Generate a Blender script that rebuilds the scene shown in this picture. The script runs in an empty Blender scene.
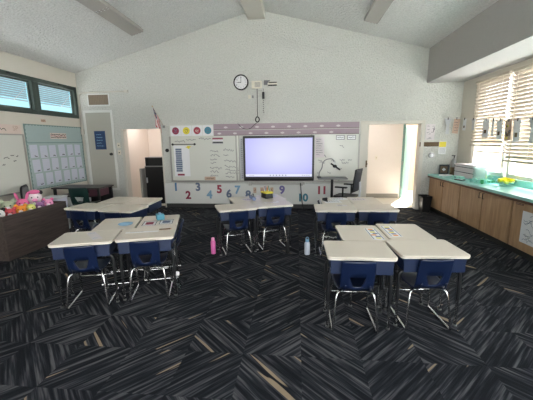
import bpy, bmesh, math, random
from mathutils import Vector, Matrix, Euler
random.seed(7)
PI = math.pi
C = bpy.context.scene.collection
R = math.radians

# ------------------------------------------------------------------ materials
def new_mat(name):
    m = bpy.data.materials.new(name); m.use_nodes = True
    nt = m.node_tree
    return m, nt, nt.nodes['Principled BSDF']
def setp(b, **k):
    for n, v in k.items():
        b.inputs[n.replace('_', ' ')].default_value = v
def lin(c):
    return tuple((x/12.92 if x <= .04045 else ((x+.055)/1.055)**2.4) for x in c)
def rgb(r, g, b):
    return (*lin((r/255, g/255, b/255)), 1)
def plain(name, col, rough=.5, metal=0, noise=.06, scale=12, bump=0, bscale=60, spec=.5, bdist=.004):
    m, nt, b = new_mat(name)
    setp(b, Roughness=rough, Metallic=metal)
    b.inputs['Specular IOR Level'].default_value = spec
    tc = nt.nodes.new('ShaderNodeTexCoord')
    n = nt.nodes.new('ShaderNodeTexNoise'); n.inputs['Scale'].default_value = scale; n.inputs['Detail'].default_value = 4
    nt.links.new(tc.outputs['Object'], n.inputs['Vector'])
    mx = nt.nodes.new('ShaderNodeMix'); mx.data_type = 'RGBA'
    mx.inputs['A'].default_value = tuple(max(0, c*(1-noise)) for c in col[:3])+(1,)
    mx.inputs['B'].default_value = tuple(min(1, c*(1+noise)) for c in col[:3])+(1,)
    nt.links.new(n.outputs['Fac'], mx.inputs['Factor'])
    nt.links.new(mx.outputs['Result'], b.inputs['Base Color'])
    if bump:
        n2 = nt.nodes.new('ShaderNodeTexNoise'); n2.inputs['Scale'].default_value = bscale; n2.inputs['Detail'].default_value = 5
        nt.links.new(tc.outputs['Object'], n2.inputs['Vector'])
        bp = nt.nodes.new('ShaderNodeBump'); bp.inputs['Strength'].default_value = bump; bp.inputs['Distance'].default_value = bdist
        nt.links.new(n2.outputs['Fac'], bp.inputs['Height']); nt.links.new(bp.outputs['Normal'], b.inputs['Normal'])
    return m
def wood(name, c1, c2, axis=2, rough=.45, scale=3, stretch=14):
    m, nt, b = new_mat(name); setp(b, Roughness=rough)
    tc = nt.nodes.new('ShaderNodeTexCoord'); mp = nt.nodes.new('ShaderNodeMapping')
    s = [stretch]*3; s[axis] = 1.0
    mp.inputs['Scale'].default_value = s
    n = nt.nodes.new('ShaderNodeTexNoise'); n.inputs['Scale'].default_value = scale; n.inputs['Detail'].default_value = 6; n.inputs['Distortion'].default_value = .6
    r = nt.nodes.new('ShaderNodeValToRGB'); r.color_ramp.elements[0].color = c1; r.color_ramp.elements[1].color = c2
    r.color_ramp.elements[0].position = .3; r.color_ramp.elements[1].position = .72
    nt.links.new(tc.outputs['Object'], mp.inputs['Vector']); nt.links.new(mp.outputs['Vector'], n.inputs['Vector'])
    nt.links.new(n.outputs['Fac'], r.inputs['Fac']); nt.links.new(r.outputs['Color'], b.inputs['Base Color'])
    return m
def emissive(name, col, st):
    m, nt, b = new_mat(name)
    b.inputs['Base Color'].default_value = (.02, .02, .02, 1)
    b.inputs['Emission Color'].default_value = col; b.inputs['Emission Strength'].default_value = st
    return m
def glass(name, tint=(1, 1, 1, 1), gl=.06):
    m, nt, b = new_mat(name); nt.nodes.remove(b)
    o = nt.nodes['Material Output']
    t = nt.nodes.new('ShaderNodeBsdfTransparent'); t.inputs['Color'].default_value = tint
    g = nt.nodes.new('ShaderNodeBsdfGlossy'); g.inputs['Roughness'].default_value = .03
    x = nt.nodes.new('ShaderNodeMixShader'); x.inputs['Fac'].default_value = gl
    nt.links.new(t.outputs[0], x.inputs[1]); nt.links.new(g.outputs[0], x.inputs[2]); nt.links.new(x.outputs[0], o.inputs[0])
    return m
def translucent(name, col, f=.45):
    m, nt, b = new_mat(name); setp(b, Roughness=.5); b.inputs['Base Color'].default_value = col
    o = nt.nodes['Material Output']
    t = nt.nodes.new('ShaderNodeBsdfTranslucent'); t.inputs['Color'].default_value = col
    x = nt.nodes.new('ShaderNodeMixShader'); x.inputs['Fac'].default_value = f
    nt.links.new(b.outputs[0], x.inputs[1]); nt.links.new(t.outputs[0], x.inputs[2]); nt.links.new(x.outputs[0], o.inputs[0])
    return m

def carpet():
    m, nt, b = new_mat('carpet_tile'); setp(b, Roughness=.95); b.inputs['Specular IOR Level'].default_value = .15
    N = nt.nodes.new; L = nt.links.new
    def math_(op, a, c=None, d=None):
        n = N('ShaderNodeMath'); n.operation = op
        for i, v in enumerate((a, c, d)):
            if v is None: continue
            if isinstance(v, (int, float)): n.inputs[i].default_value = v
            else: L(v, n.inputs[i])
        return n.outputs[0]
    T = .457
    tc = N('ShaderNodeTexCoord'); sp = N('ShaderNodeSeparateXYZ'); L(tc.outputs['Object'], sp.inputs[0])
    x = math_('DIVIDE', math_('SUBTRACT', sp.outputs[0], .045), T); y = math_('DIVIDE', math_('SUBTRACT', sp.outputs[1], 1.75), T)
    ix = math_('FLOOR', x); iy = math_('FLOOR', y)
    cbx = N('ShaderNodeCombineXYZ'); L(ix, cbx.inputs[0]); L(iy, cbx.inputs[1]); wn = N('ShaderNodeTexWhiteNoise'); wn.noise_dimensions = '2D'; L(cbx.outputs[0], wn.inputs['Vector'])
    par = math_('FLOORED_MODULO', math_('ADD', math_('ADD', ix, iy), math_('GREATER_THAN', wn.outputs[0], .8)), 2)
    sgn = math_('SUBTRACT', math_('MULTIPLY', par, 2), 1)
    ys = math_('MULTIPLY', y, sgn)
    u = math_('MULTIPLY', math_('ADD', x, ys), .7071)          # across the stripes
    v = math_('MULTIPLY', math_('SUBTRACT', x, ys), .7071)     # along them
    tid = math_('ADD', math_('MULTIPLY', ix, 3.7), math_('MULTIPLY', iy, 9.1))
    def stripes(su, sv, off, det=3, rough=.55):
        cb = N('ShaderNodeCombineXYZ'); L(math_('MULTIPLY', u, su), cb.inputs[0]); L(math_('MULTIPLY', v, sv), cb.inputs[1]); L(math_('ADD', tid, off), cb.inputs[2])
        n = N('ShaderNodeTexNoise'); n.inputs['Scale'].default_value = 1; n.inputs['Detail'].default_value = det; n.inputs['Roughness'].default_value = rough
        L(cb.outputs[0], n.inputs['Vector']); return n.outputs['Fac']
    def ramp(f, pts):
        r = N('ShaderNodeValToRGB'); e = r.color_ramp.elements
        e[0].position, e[0].color = pts[0]; e[1].position, e[1].color = pts[-1]
        for p, c in pts[1:-1]:
            q = e.new(p); q.color = c
        L(f, r.inputs[0]); return r.outputs[0]
    base = ramp(stripes(19, .8, 0), [(.40, CARPET[0]), (.50, CARPET[1]), (.54, CARPET[2]), (.585, CARPET[3]), (.68, CARPET[4])])
    tan = ramp(stripes(9, .55, 40, 1, .3), [(.715, (0, 0, 0, 1)), (.73, (1, 1, 1, 1))])
    mx = N('ShaderNodeMix'); mx.data_type = 'RGBA'; L(tan, mx.inputs['Factor']); L(base, mx.inputs['A']); mx.inputs['B'].default_value = CARPET[5]
    L(mx.outputs['Result'], b.inputs['Base Color'])
    n2 = N('ShaderNodeTexNoise'); n2.inputs['Scale'].default_value = 300; L(tc.outputs['Object'], n2.inputs['Vector'])
    bp = N('ShaderNodeBump'); bp.inputs['Strength'].default_value = .5; bp.inputs['Distance'].default_value = .004
    L(n2.outputs['Fac'], bp.inputs['Height']); L(bp.outputs['Normal'], b.inputs['Normal'])
    return m
CARPET = [(.0062, .0074, .0105, 1), (.0145, .0163, .0213, 1), (.028, .0297, .0355, 1), (.048, .0495, .055, 1), (.088, .088, .092, 1), (.24, .185, .125, 1)]

M = {}
M['carpet'] = carpet()
M['wall'] = plain('stucco_wall', rgb(203, 203, 197), .85, noise=.22, scale=34, bump=1, bscale=30, bdist=.035)  # colour speckle is mostly stucco bump shading painted into the base colour
M['wall_smooth'] = plain('painted_wall', rgb(214, 208, 196), .7, noise=.03, scale=5, bump=.15, bscale=60)
M['ceiling'] = plain('popcorn_ceiling', rgb(220, 220, 217), .95, noise=.26, scale=36, bump=1, bscale=26, bdist=.045)  # colour mottling stands in for the shade between popcorn bumps
M['soffit'] = plain('soffit_paint', rgb(170, 168, 164), .8, noise=.04, scale=20, bump=.3, bscale=60)
M['trim'] = plain('trim_paint', rgb(205, 200, 190), .5, noise=.03)
M['panel'] = plain('white_panel', rgb(220, 220, 216), .5, noise=.02, scale=3)
M['door'] = plain('door_paint', rgb(178, 175, 164), .5, noise=.03, scale=3)
M['dark_base'] = plain('dark_baseboard', rgb(62, 62, 62), .6)
M['grey_base'] = plain('grey_baseboard', rgb(150, 146, 138), .6)
M['hall_wall'] = plain('hall_wall', rgb(226, 217, 209), .7, noise=.02)
M['sideroom_wall'] = plain('sideroom_wall', rgb(226, 214, 204), .7, noise=.02)
M['vinyl'] = plain('hall_floor', rgb(226, 218, 204), .35, noise=.04, scale=4)
M['teal_door'] = plain('teal_door', rgb(112, 148, 140), .45, noise=.05)
M['exterior'] = plain('exterior_wall', rgb(186, 162, 130), .8, noise=.06, scale=6)
M['concrete'] = plain('concrete', rgb(204, 204, 202), .9, noise=.08, scale=2)
M['window_green'] = plain('dark_green_frame', rgb(62, 74, 68), .5, noise=.05)
M['window_white'] = plain('white_frame', rgb(226, 220, 208), .5, noise=.03)
M['pane'] = glass('pane_glass', (.96, .98, 1, 1), .05)
M['blind'] = translucent('blind_slat', rgb(190, 178, 162), .02)
M['blind_rail'] = plain('blind_rail', rgb(190, 180, 162), .5)
M['blind_blue'] = translucent('pale_blind_slat', rgb(150, 166, 172), .05)
M['metal'] = plain('brushed_metal', rgb(150, 150, 148), .35, 1, .05)
M['chrome'] = plain('chrome', rgb(205, 205, 205), .16, 1, .02)
M['black_tube'] = plain('black_tube', rgb(20, 21, 24), .4)
M['black'] = plain('black_plastic', rgb(18, 18, 20), .4)
M['black_matte'] = plain('black_matte', rgb(14, 14, 16), .8)
M['mesh_black'] = plain('black_mesh_fabric', rgb(62, 62, 68), .9, noise=.3, scale=120)
M['navy'] = plain('navy_plastic', rgb(17, 34, 66), .42, noise=.08, scale=9)
M['navy_dark'] = plain('navy_chair_plastic', rgb(14, 28, 58), .36, noise=.08, scale=9)
M['laminate'] = plain('desk_laminate', rgb(204, 194, 181), .33, noise=.035, scale=5)
M['edge'] = plain('desk_edge', rgb(226, 220, 206), .45)
M['green_plastic'] = plain('dark_green_plastic', rgb(16, 44, 40), .4)
M['cab_wood'] = wood('cabinet_birch', rgb(164, 128, 94), rgb(196, 160, 122), 2, .4, 2.2, 9)
M['cab_edge'] = wood('cabinet_edge', rgb(88, 54, 34), rgb(112, 72, 46), 1, .45)
M['toe'] = plain('toe_kick', rgb(40, 36, 34), .7)
M['turquoise'] = plain('turquoise_laminate', rgb(158, 214, 206), .25, noise=.06, scale=7)
M['chest'] = wood('dark_woodgrain', rgb(54, 46, 43), rgb(88, 77, 72), 1, .5, 3, 12)
M['white_board'] = plain('whiteboard_enamel', rgb(214, 214, 206), .25, noise=.02, scale=2)
M['board_frame'] = plain('board_frame', rgb(168, 166, 160), .4, .6)
M['purple'] = plain('purple_border', rgb(166, 148, 157), .8, noise=.06, scale=10)
M['purple_dark'] = plain('dark_purple_line', rgb(118, 96, 108), .8)
M['cloud'] = plain('cloud_paper', rgb(214, 206, 208), .8, noise=.02)
M['sage'] = plain('sage_paper', rgb(170, 187, 187), .85, noise=.03)
M['sage_dark'] = plain('dark_sage_border', rgb(120, 144, 138), .85)
M['pink_paper'] = plain('pale_pink_paper', rgb(220, 202, 192), .85)
M['white_paper'] = plain('white_paper', rgb(228, 228, 230), .8, noise=.02)
M['paper_lilac'] = plain('lilac_paper', rgb(208, 210, 224), .8, noise=.03)
M['ink'] = plain('black_ink', rgb(40, 40, 46), .7)
M['ink_grey'] = plain('grey_ink', rgb(112, 112, 116), .7)
M['ink_blue'] = plain('grey_blue_ink', rgb(104, 118, 140), .7)
M['red'] = plain('red_paper', rgb(160, 60, 78), .7)
M['maroon'] = plain('maroon_paper', rgb(140, 44, 70), .7)
M['blue'] = plain('blue_paper', rgb(84, 128, 168), .7)
M['lightblue'] = plain('light_blue_paper', rgb(126, 164, 192), .7)
M['slate'] = plain('slate_paper', rgb(104, 116, 142), .7)
M['indigo'] = plain('indigo_paper', rgb(116, 108, 160), .7)
M['teal'] = plain('teal_paper', rgb(72, 132, 150), .7)
M['yellow'] = plain('yellow_paper', rgb(222, 206, 70), .7)
M['yellow_bright'] = plain('bright_yellow', rgb(240, 226, 30), .6)
M['orange'] = plain('orange_paper', rgb(226, 140, 60), .7)
M['brown'] = plain('brown_board', rgb(104, 84, 60), .8)
M['tan'] = plain('tan_card', rgb(196, 168, 150), .8)
M['green'] = plain('green_plastic', rgb(60, 150, 96), .45)
M['mint'] = plain('mint_plastic', rgb(150, 214, 200), .4)
M['poster_blue'] = plain('poster_blue', rgb(40, 66, 104), .6, noise=.5, scale=26)
M['brown_grille'] = plain('brown_grille', rgb(136, 122, 104), .7)
M['light_fix'] = plain('fixture_diffuser', rgb(170, 166, 160), .5, noise=.03)
M['light_body'] = plain('fixture_body', rgb(150, 148, 142), .5)
M['cream'] = plain('cream_plastic', rgb(222, 216, 200), .5)
M['pinkbottle'] = plain('pink_bottle', rgb(222, 112, 176), .35)
M['whitebottle'] = plain('pale_blue_bottle', rgb(206, 212, 224), .35)
M['clear'] = glass('clear_plastic', (.86, .93, .92, 1), .12)
M['grey_plastic'] = plain('grey_plastic', rgb(120, 120, 122), .5)
M['grey_light'] = plain('light_grey_plastic', rgb(196, 198, 202), .5)
M['fridge_side'] = plain('fridge_side', rgb(150, 150, 146), .5)
M['table_dark'] = wood('dark_table', rgb(44, 38, 38), rgb(70, 60, 58), 0, .4)
M['flag_red'] = plain('flag_red', rgb(176, 40, 56), .8)
M['flag_white'] = plain('flag_white', rgb(226, 222, 218), .8)
M['flag_blue'] = plain('flag_blue', rgb(36, 44, 84), .8)
M['gold'] = plain('gold_tip', rgb(190, 150, 70), .3, .8)
for n, c in dict(panda=(226, 224, 220), orange=(236, 150, 60), pink=(236, 120, 168), rose=(206, 84, 92), lime=(214, 214, 120), violet=(150, 104, 150), blush=(240, 160, 200), sage=(178, 186, 160), snow=(232, 220, 224), plum=(84, 48, 60)).items():
    M['plush_'+n] = plain('plush_'+n, rgb(*c), .95, noise=.15, scale=40, bump=.4, bscale=120)

# screen: glowing panel, lavender, slightly darker towards the rim
def screen_mat():
    m, nt, b = new_mat('screen_glow')
    b.inputs['Base Color'].default_value = (.02, .02, .03, 1); b.inputs['Roughness'].default_value = .25
    tc = nt.nodes.new('ShaderNodeTexCoord'); g = nt.nodes.new('ShaderNodeTexGradient'); g.gradient_type = 'SPHERICAL'
    mp = nt.nodes.new('ShaderNodeMapping'); mp.inputs['Scale'].default_value = (.75, 1.0, 1)
    nt.links.new(tc.outputs['Object'], mp.inputs['Vector']); nt.links.new(mp.outputs[0], g.inputs[0])
    r = nt.nodes.new('ShaderNodeValToRGB'); r.color_ramp.elements[0].color = rgb(160, 160, 224); r.color_ramp.elements[1].color = rgb(196, 198, 244)
    nt.links.new(g.outputs[0], r.inputs[0]); nt.links.new(r.outputs[0], b.inputs['Emission Color'])
    b.inputs['Emission Strength'].default_value = .66
    return m
M['screen'] = screen_mat()
M['taskbar'] = emissive('screen_taskbar', rgb(226, 228, 244), .64)

# ------------------------------------------------------------------ mesh helpers
class MB:
    def __init__(s): s.bm = bmesh.new(); s.mi = 0
    def mat(s, i): s.mi = i; return s
    def _faces(s, geom):
        for f in geom:
            f.material_index = s.mi
    def box(s, c, d, rot=None):
        r = bmesh.ops.create_cube(s.bm, size=1)
        T = Matrix.Translation(c) @ (Euler(rot).to_matrix().to_4x4() if rot else Matrix()) @ Matrix.Diagonal((*d, 1))
        bmesh.ops.transform(s.bm, matrix=T, verts=r['verts'])
        s._faces({f for v in r['verts'] for f in v.link_faces}); return s
    def cyl(s, c, r, h, seg=20, r2=None, rot=None):
        q = bmesh.ops.create_cone(s.bm, cap_ends=True, segments=seg, radius1=r, radius2=r if r2 is None else r2, depth=h)
        T = Matrix.Translation(c) @ (Euler(rot).to_matrix().to_4x4() if rot else Matrix())
        bmesh.ops.transform(s.bm, matrix=T, verts=q['verts'])
        s._faces({f for v in q['verts'] for f in v.link_faces}); return s
    def ball(s, c, d, seg=14, rot=None):
        q = bmesh.ops.create_uvsphere(s.bm, u_segments=seg, v_segments=max(6, seg*2//3), radius=1)
        if isinstance(d, (int, float)): d = (d, d, d)
        T = Matrix.Translation(c) @ (Euler(rot).to_matrix().to_4x4() if rot else Matrix()) @ Matrix.Diagonal((*d, 1))
        bmesh.ops.transform(s.bm, matrix=T, verts=q['verts'])
        s._faces({f for v in q['verts'] for f in v.link_faces}); return s
    def lathe(s, prof, c=(0, 0, 0), seg=20):
        rings = []
        for r, z in prof:
            rings.append([s.bm.verts.new((c[0]+max(r, .0004)*math.cos(2*PI*k/seg), c[1]+max(r, .0004)*math.sin(2*PI*k/seg), c[2]+z)) for k in range(seg)])
        for a, b in zip(rings, rings[1:]):
            for k in range(seg):
                s.bm.faces.new((a[k], a[(k+1) % seg], b[(k+1) % seg], b[k])).material_index = s.mi
        s.bm.faces.new(rings[0][::-1]).material_index = s.mi; s.bm.faces.new(rings[-1]).material_index = s.mi
        return s
    def tube(s, pts, r, seg=8, smooth=0):
        P = [Vector(p) for p in pts]
        for _ in range(smooth):
            Q = [P[0]]
            for a, b in zip(P, P[1:]): Q += [a*.75+b*.25, a*.25+b*.75]
            P = Q + [P[-1]]
        rings = []; up = None
        for i, p in enumerate(P):
            t = (P[min(i+1, len(P)-1)]-P[max(i-1, 0)]).normalized()
            if up is None:
                up = Vector((0, 0, 1)) if abs(t.z) < .9 else Vector((1, 0, 0))
            n = (up - t*up.dot(t)).normalized(); up = n; b = t.cross(n)
            rings.append([s.bm.verts.new(p + (n*math.cos(2*PI*k/seg)+b*math.sin(2*PI*k/seg))*r) for k in range(seg)])
        for a, b in zip(rings, rings[1:]):
            for k in range(seg):
                s.bm.faces.new((a[k], a[(k+1) % seg], b[(k+1) % seg], b[k])).material_index = s.mi
        s.bm.faces.new(rings[0][::-1]).material_index = s.mi; s.bm.faces.new(rings[-1]).material_index = s.mi
        return s
    def prism(s, pts, z0, z1, tf=None):
        lo = [s.bm.verts.new((x, y, z0)) for x, y in pts]; hi = [s.bm.verts.new((x, y, z1)) for x, y in pts]
        fs = [s.bm.faces.new(hi), s.bm.faces.new(lo[::-1])]
        n = len(pts)
        for k in range(n): fs.append(s.bm.faces.new((lo[k], lo[(k+1) % n], hi[(k+1) % n], hi[k])))
        s._faces(fs)
        if tf is not None: bmesh.ops.transform(s.bm, matrix=tf, verts=lo+hi)
        return s
    def stroke(s, pts, w, z=0.0):      # flat ribbon in the local xy plane
        P = [Vector((x, y)) for x, y in pts]; L_ = []
        for i, p in enumerate(P):
            t = (P[min(i+1, len(P)-1)]-P[max(i-1, 0)])
            if t.length < 1e-6: t = Vector((1, 0))
            t.normalize(); n = Vector((-t.y, t.x))*w/2
            L_.append((s.bm.verts.new((p.x+n.x, p.y+n.y, z)), s.bm.verts.new((p.x-n.x, p.y-n.y, z))))
        for a, b in zip(L_, L_[1:]):
            s.bm.faces.new((a[0], a[1], b[1], b[0])).material_index = s.mi
        return s
    def text(s, body, size, x=0, y=0, z=0, depth=.0006, align='CENTER', bold=0):
        cu = bpy.data.curves.new('t', 'FONT'); cu.body = body; cu.size = size; cu.align_x = align; cu.align_y = 'CENTER'; cu.extrude = depth; cu.offset = bold; cu.resolution_u = 3
        o = bpy.data.objects.new('t', cu); C.objects.link(o)
        me = bpy.data.meshes.new_from_object(o.evaluated_get(bpy.context.evaluated_depsgraph_get()))
        bpy.data.objects.remove(o); bpy.data.curves.remove(cu)
        nf = len(s.bm.faces); nv = len(s.bm.verts)
        s.bm.from_mesh(me); bpy.data.meshes.remove(me)
        s.bm.verts.ensure_lookup_table(); s.bm.faces.ensure_lookup_table()
        bmesh.ops.translate(s.bm, vec=(x, y, z), verts=s.bm.verts[nv:])
        for f in s.bm.faces[nf:]: f.material_index = s.mi
        return s
    def scribble(s, x, y, w, h, wd=.006, z=0.0, n=None):
        n = n or max(5, int(w/h*5)); pts = []
        for k in range(n*2):
            pts.append((x+w*k/(n*2-1), y+random.uniform(-.5, .5)*h*(1 if k % 2 else .6)))
        return s.stroke(pts, wd, z)
    def build(s, name, mats, parent=None, smooth=False, bevel=0, seg=2, loc=None, rot=None, recalc=True):
        if recalc: bmesh.ops.recalc_face_normals(s.bm, faces=s.bm.faces)
        me = bpy.data.meshes.new(name); s.bm.to_mesh(me); s.bm.free()
        for m in (mats if isinstance(mats, (list, tuple)) else [mats]): me.materials.append(M[m])
        if smooth:
            for p in me.polygons: p.use_smooth = True
            if smooth is not True: me.set_sharp_from_angle(angle=R(smooth))
        o = bpy.data.objects.new(name, me); C.objects.link(o)
        if parent: o.parent = parent
        if loc: o.location = loc
        if rot: o.rotation_euler = rot
        if bevel:
            b = o.modifiers.new('bevel', 'BEVEL'); b.width = bevel; b.segments = seg; b.limit_method = 'ANGLE'; b.angle_limit = R(40)
        return o
def roundrect(w, h, r, n=5, cx=0, cy=0):
    pts = []
    for sx, sy, a0 in ((1, 1, 0), (-1, 1, 90), (-1, -1, 180), (1, -1, 270)):
        for k in range(n+1):
            a = R(a0+90*k/n); pts.append((cx+sx*(w/2-r)+r*math.cos(a), cy+sy*(h/2-r)+r*math.sin(a)))
    return pts
def circ(r, n=24, cx=0, cy=0): return [(cx+r*math.cos(2*PI*k/n), cy+r*math.sin(2*PI*k/n)) for k in range(n)]
def tag(o, label, cat, group=None, kind=None):
    o['label'] = label; o['category'] = cat
    if group: o['group'] = group
    if kind: o['kind'] = kind
    return o
def thing(name, label, cat, loc=(0, 0, 0), rot=0, group=None):
    o = bpy.data.objects.new(name, None); C.objects.link(o); o.empty_display_size = .05
    o.location = loc; o.rotation_euler = rot if isinstance(rot, tuple) else (0, 0, rot)
    return tag(o, label, cat, group)
def struct(o): o['kind'] = 'structure'; return o
def kids(o): return [x for x in bpy.data.objects if x.parent == o]
def dup(o, loc=None, rot=None, label=None, group=None, parent=None):
    c = o.copy(); C.objects.link(c)
    if parent is not None: c.parent = parent
    if loc is not None: c.location = loc
    if rot is not None: c.rotation_euler = (0, 0, rot)
    if label: c['label'] = label
    if group: c['group'] = group
    for ch in kids(o): dup(ch, parent=c)
    return c
# ------------------------------------------------------------------ room constants
H = 1.65
D = 7.766; XL = -5.465; XR = 3.71; YB = -1.2
XS = 2.912; ZS = 2.905                         # soffit face and underside
RX = -.93; RZ = 4.60; ZL = 3.362; ZR = 3.632     # ridge, eaves at the left wall and at the soffit
BACK = (PI/2, 0, 0); LEFT = (PI/2, 0, PI/2); RIGHT = (PI/2, 0, -PI/2)
def on_back(x, z, off=0.0): return (x, D-off, z)
def on_left(y, z, off=0.0): return (XL+off, y, z)
def on_right(y, z, off=0.0): return (XR-off, y, z)
TW = .15                                       # wall thickness

# ------------------------------------------------------------------ shell
struct(MB().box(((XL+XR)/2, (YB+D)/2+.1, -.05), (XR-XL+.5, D-YB+.2, .1)).build('floor', 'carpet'))
# back wall with two doorways (pieces butt together)
b = MB()
LD0, LD1, LDZ = -4.40, -3.345, 2.0             # doorway to side room
RD0, RD1, RDZ = 1.665, 2.872, 2.02             # doorway to entry
def wall_poly(pts): b.prism(pts, -TW, 0, Matrix.Translation((0, D, 0)) @ Euler(BACK).to_matrix().to_4x4())
def roofz(x): return ZL+(RZ-ZL)*(x-XL)/(RX-XL) if x <= RX else RZ+(ZR-RZ)*(x-RX)/(XS-RX)
wall_poly([(XL-TW, 0), (LD0, 0), (LD0, LDZ), (LD0, roofz(LD0)+.1), (XL-TW, roofz(XL)+.1)])
wall_poly([(LD0, LDZ), (LD1, LDZ), (LD1, roofz(LD1)+.1), (LD0, roofz(LD0)+.1)])
wall_poly([(LD1, 0), (RD0, 0), (RD0, RDZ), (RD0, roofz(RD0)+.1), (RX, RZ+.1), (LD1, roofz(LD1)+.1)])
wall_poly([(RD0, RDZ), (RD1, RDZ), (RD1, roofz(RD1)+.1), (RD0, roofz(RD0)+.1)])
wall_poly([(RD1, 0), (XR+TW, 0), (XR+TW, 3.75), (RD1, roofz(RD1)+.1)])
struct(b.build('wall_back', 'wall'))
# left wall with clerestory windows
WZ0, WZ1 = 2.27, 3.02
b = MB()
b.box((XL-TW/2, (YB+D)/2, WZ0/2), (TW, D-YB, WZ0))
b.box((XL-TW/2, (YB+D)/2, (WZ1+ZL+.1)/2), (TW, D-YB, ZL+.1-WZ1))
b.box((XL-TW/2, D-.025, (WZ0+WZ1)/2), (TW, .05, WZ1-WZ0))
b.box((XL-TW/2, (YB+1.0)/2, (WZ0+WZ1)/2), (TW, 1.0-YB, WZ1-WZ0))
struct(b.build('wall_left', 'wall_smooth'))
# right wall: long window strip above the counter
RZ0, RZ1, RY0, RY1 = .98, 2.80, -.35, 7.17
b = MB()
b.box((XR+TW/2, (YB+D)/2, RZ0/2), (TW, D-YB, RZ0))
b.box((XR+TW/2, (YB+D)/2, (RZ1+3.8)/2), (TW, D-YB, 3.8-RZ1))
b.box((XR+TW/2, (RY1+D)/2, (RZ0+RZ1)/2), (TW, D-RY1, RZ1-RZ0))
b.box((XR+TW/2, (YB+RY0)/2, (RZ0+RZ1)/2), (TW, RY0-YB, RZ1-RZ0))
struct(b.build('wall_right', 'wall_smooth'))
# rear wall, its wide unglazed opening added to let in sky light
b = MB()
GX0, GX1, GZ0, GZ1 = -2.6, 2.6, .35, 2.75
b.box(((XL+GX0)/2, YB-TW/2, 2.3), (GX0-XL+.1, TW, 4.9)); b.box(((GX1+XR)/2, YB-TW/2, 2.3), (XR-GX1+.1, TW, 4.9))
b.box(((GX0+GX1)/2, YB-TW/2, GZ0/2), (GX1-GX0, TW, GZ0)); b.box(((GX0+GX1)/2, YB-TW/2, (GZ1+4.75)/2), (GX1-GX0, TW, 4.75-GZ1))
struct(b.build('wall_rear', 'wall_smooth'))
# pitched ceiling
b = MB()
pr = [(XL-TW, roofz(XL)-.04), (RX, RZ), (XS+.3, ZR-(RZ-ZR)/(XS-RX)*.3), (XS+.3, ZR+.1), (RX, RZ+.16), (XL-TW, roofz(XL)+.12)]
b.prism(pr, -(D+TW), -YB+TW, Euler(BACK).to_matrix().to_4x4())
struct(b.build('ceiling', 'ceiling'))
# soffit over the windows, ridge beam
struct(MB().box(((XS+XR)/2, (YB+D)/2, (ZS+3.78)/2), (XR-XS, D-YB, 3.78-ZS)).build('trim_1', 'soffit'))
struct(MB().box((-.925, (YB+D)/2, 4.47), (.40, D-YB-.005, .16)).build('trim_2', 'trim', bevel=.006))
# white panel under the board, and baseboards
struct(MB().box((-.90, D-.02, .37), (4.90, .04, .52)).build('trim_3', 'panel', bevel=.004))
struct(MB().box((-.84, D-.012, .053), (4.99, .024, .106)).build('baseboard_back', 'dark_base'))
struct(MB().box((XL+.01, (YB+D)/2, .05), (.02, D-YB-.02, .1)).build('baseboard_left', 'dark_base'))
struct(MB().box((3.29, D-.01, .05), (.83, .02, .1)).build('baseboard_right', 'dark_base'))
# door casings
b = MB()
b.box((RD0-.085, D-.012, 1.045), (.17, .024, 2.10)); b.box((RD1+.035, D-.012, 1.045), (.07, .024, 2.10)); b.box(((RD0+RD1)/2, D-.012, RDZ+.035), (RD1-RD0, .024, .07))
b.box((RD0+.012, D+.09, 1.0), (.024, .2, 2.0)); b.box((RD1-.012, D+.09, 1.0), (.024, .2, 2.0))
o = struct(b.build('trim_4', 'trim', bevel=.004))
b = MB(); b.box((RD0-.01, D-.028, 1.10), (.03, .01, .16)).box((RD0, D-.05, 1.10), (.02, .05, .03)); b.build('strike_plate', 'brown', o)
b = MB()
b.box((LD0+.03, D+.06, 1.0), (.06, .2, 2.0)); b.box((LD1-.012, D+.06, 1.0), (.024, .2, 2.0))
struct(b.build('trim_5', 'trim', bevel=.004))
# raised cupboard door
dr = bpy.data.objects.new('door_1', None); C.objects.link(dr); dr.location = (-4.97, D, 1.46); dr.rotation_euler = BACK; struct(dr)
b = MB(); b.box((0, 0, .012), (.66, 1.90, .024)); b.build('door_leaf', 'door', dr, bevel=.004)
b = MB(); b.box((-.36, 0, .016), (.06, 2.02, .032)); b.box((.36, 0, .016), (.06, 2.02, .032)); b.box((0, .98, .016), (.66, .06, .032)); b.box((0, -.98, .016), (.66, .06, .032))
b.build('door_frame', 'panel', dr, bevel=.004)
b = MB(); b.cyl((.265, -.08, .05), .03, .045, 16).cyl((.265, -.08, .028), .035, .012, 16); b.build('door_knob', 'black', dr, smooth=40)

# entry lobby behind the open doorway
LY = 9.35
b = MB(); b.box((1.86, LY+.05, 1.25), (2.22, .1, 2.5)); b.box((3.25, LY+.05, 2.28), (.56, .1, .44)); struct(b.build('wall_lobby', 'hall_wall'))
struct(MB().box((1.88, LY-.01, .06), (2.1, .02, .12)).build('baseboard_lobby', 'grey_base'))
struct(MB().box((2.1, 8.75, -.06), (5.6, 1.98, .1)).build('floor_lobby', 'vinyl'))
struct(MB().box((2.1, 8.65, 2.55), (2.9, 1.46, .1)).build('ceiling_lobby', 'hall_wall'))
struct(MB().box((.70, 8.65, 1.25), (.1, 1.44, 2.5)).build('wall_lobby_side', 'hall_wall'))
struct(MB().box((3.58, 8.66, 1.25), (.1, 1.46, 2.5)).build('wall_lobby_far', 'hall_wall'))
d2 = bpy.data.objects.new('door_2', None); C.objects.link(d2); d2.location = (2.99, LY, 0); struct(d2)
MB().box((.03+.225, .08+.375, 1.02), (.045, .875, 2.02), (0, 0, -math.atan2(.45, .75))).build('door_leaf', 'teal_door', d2, bevel=.004)
MB().box((.01, .03, 1.04), (.06, .1, 2.08)).build('door_frame', 'teal_door', d2, bevel=.004)
b = MB(); 
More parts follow.
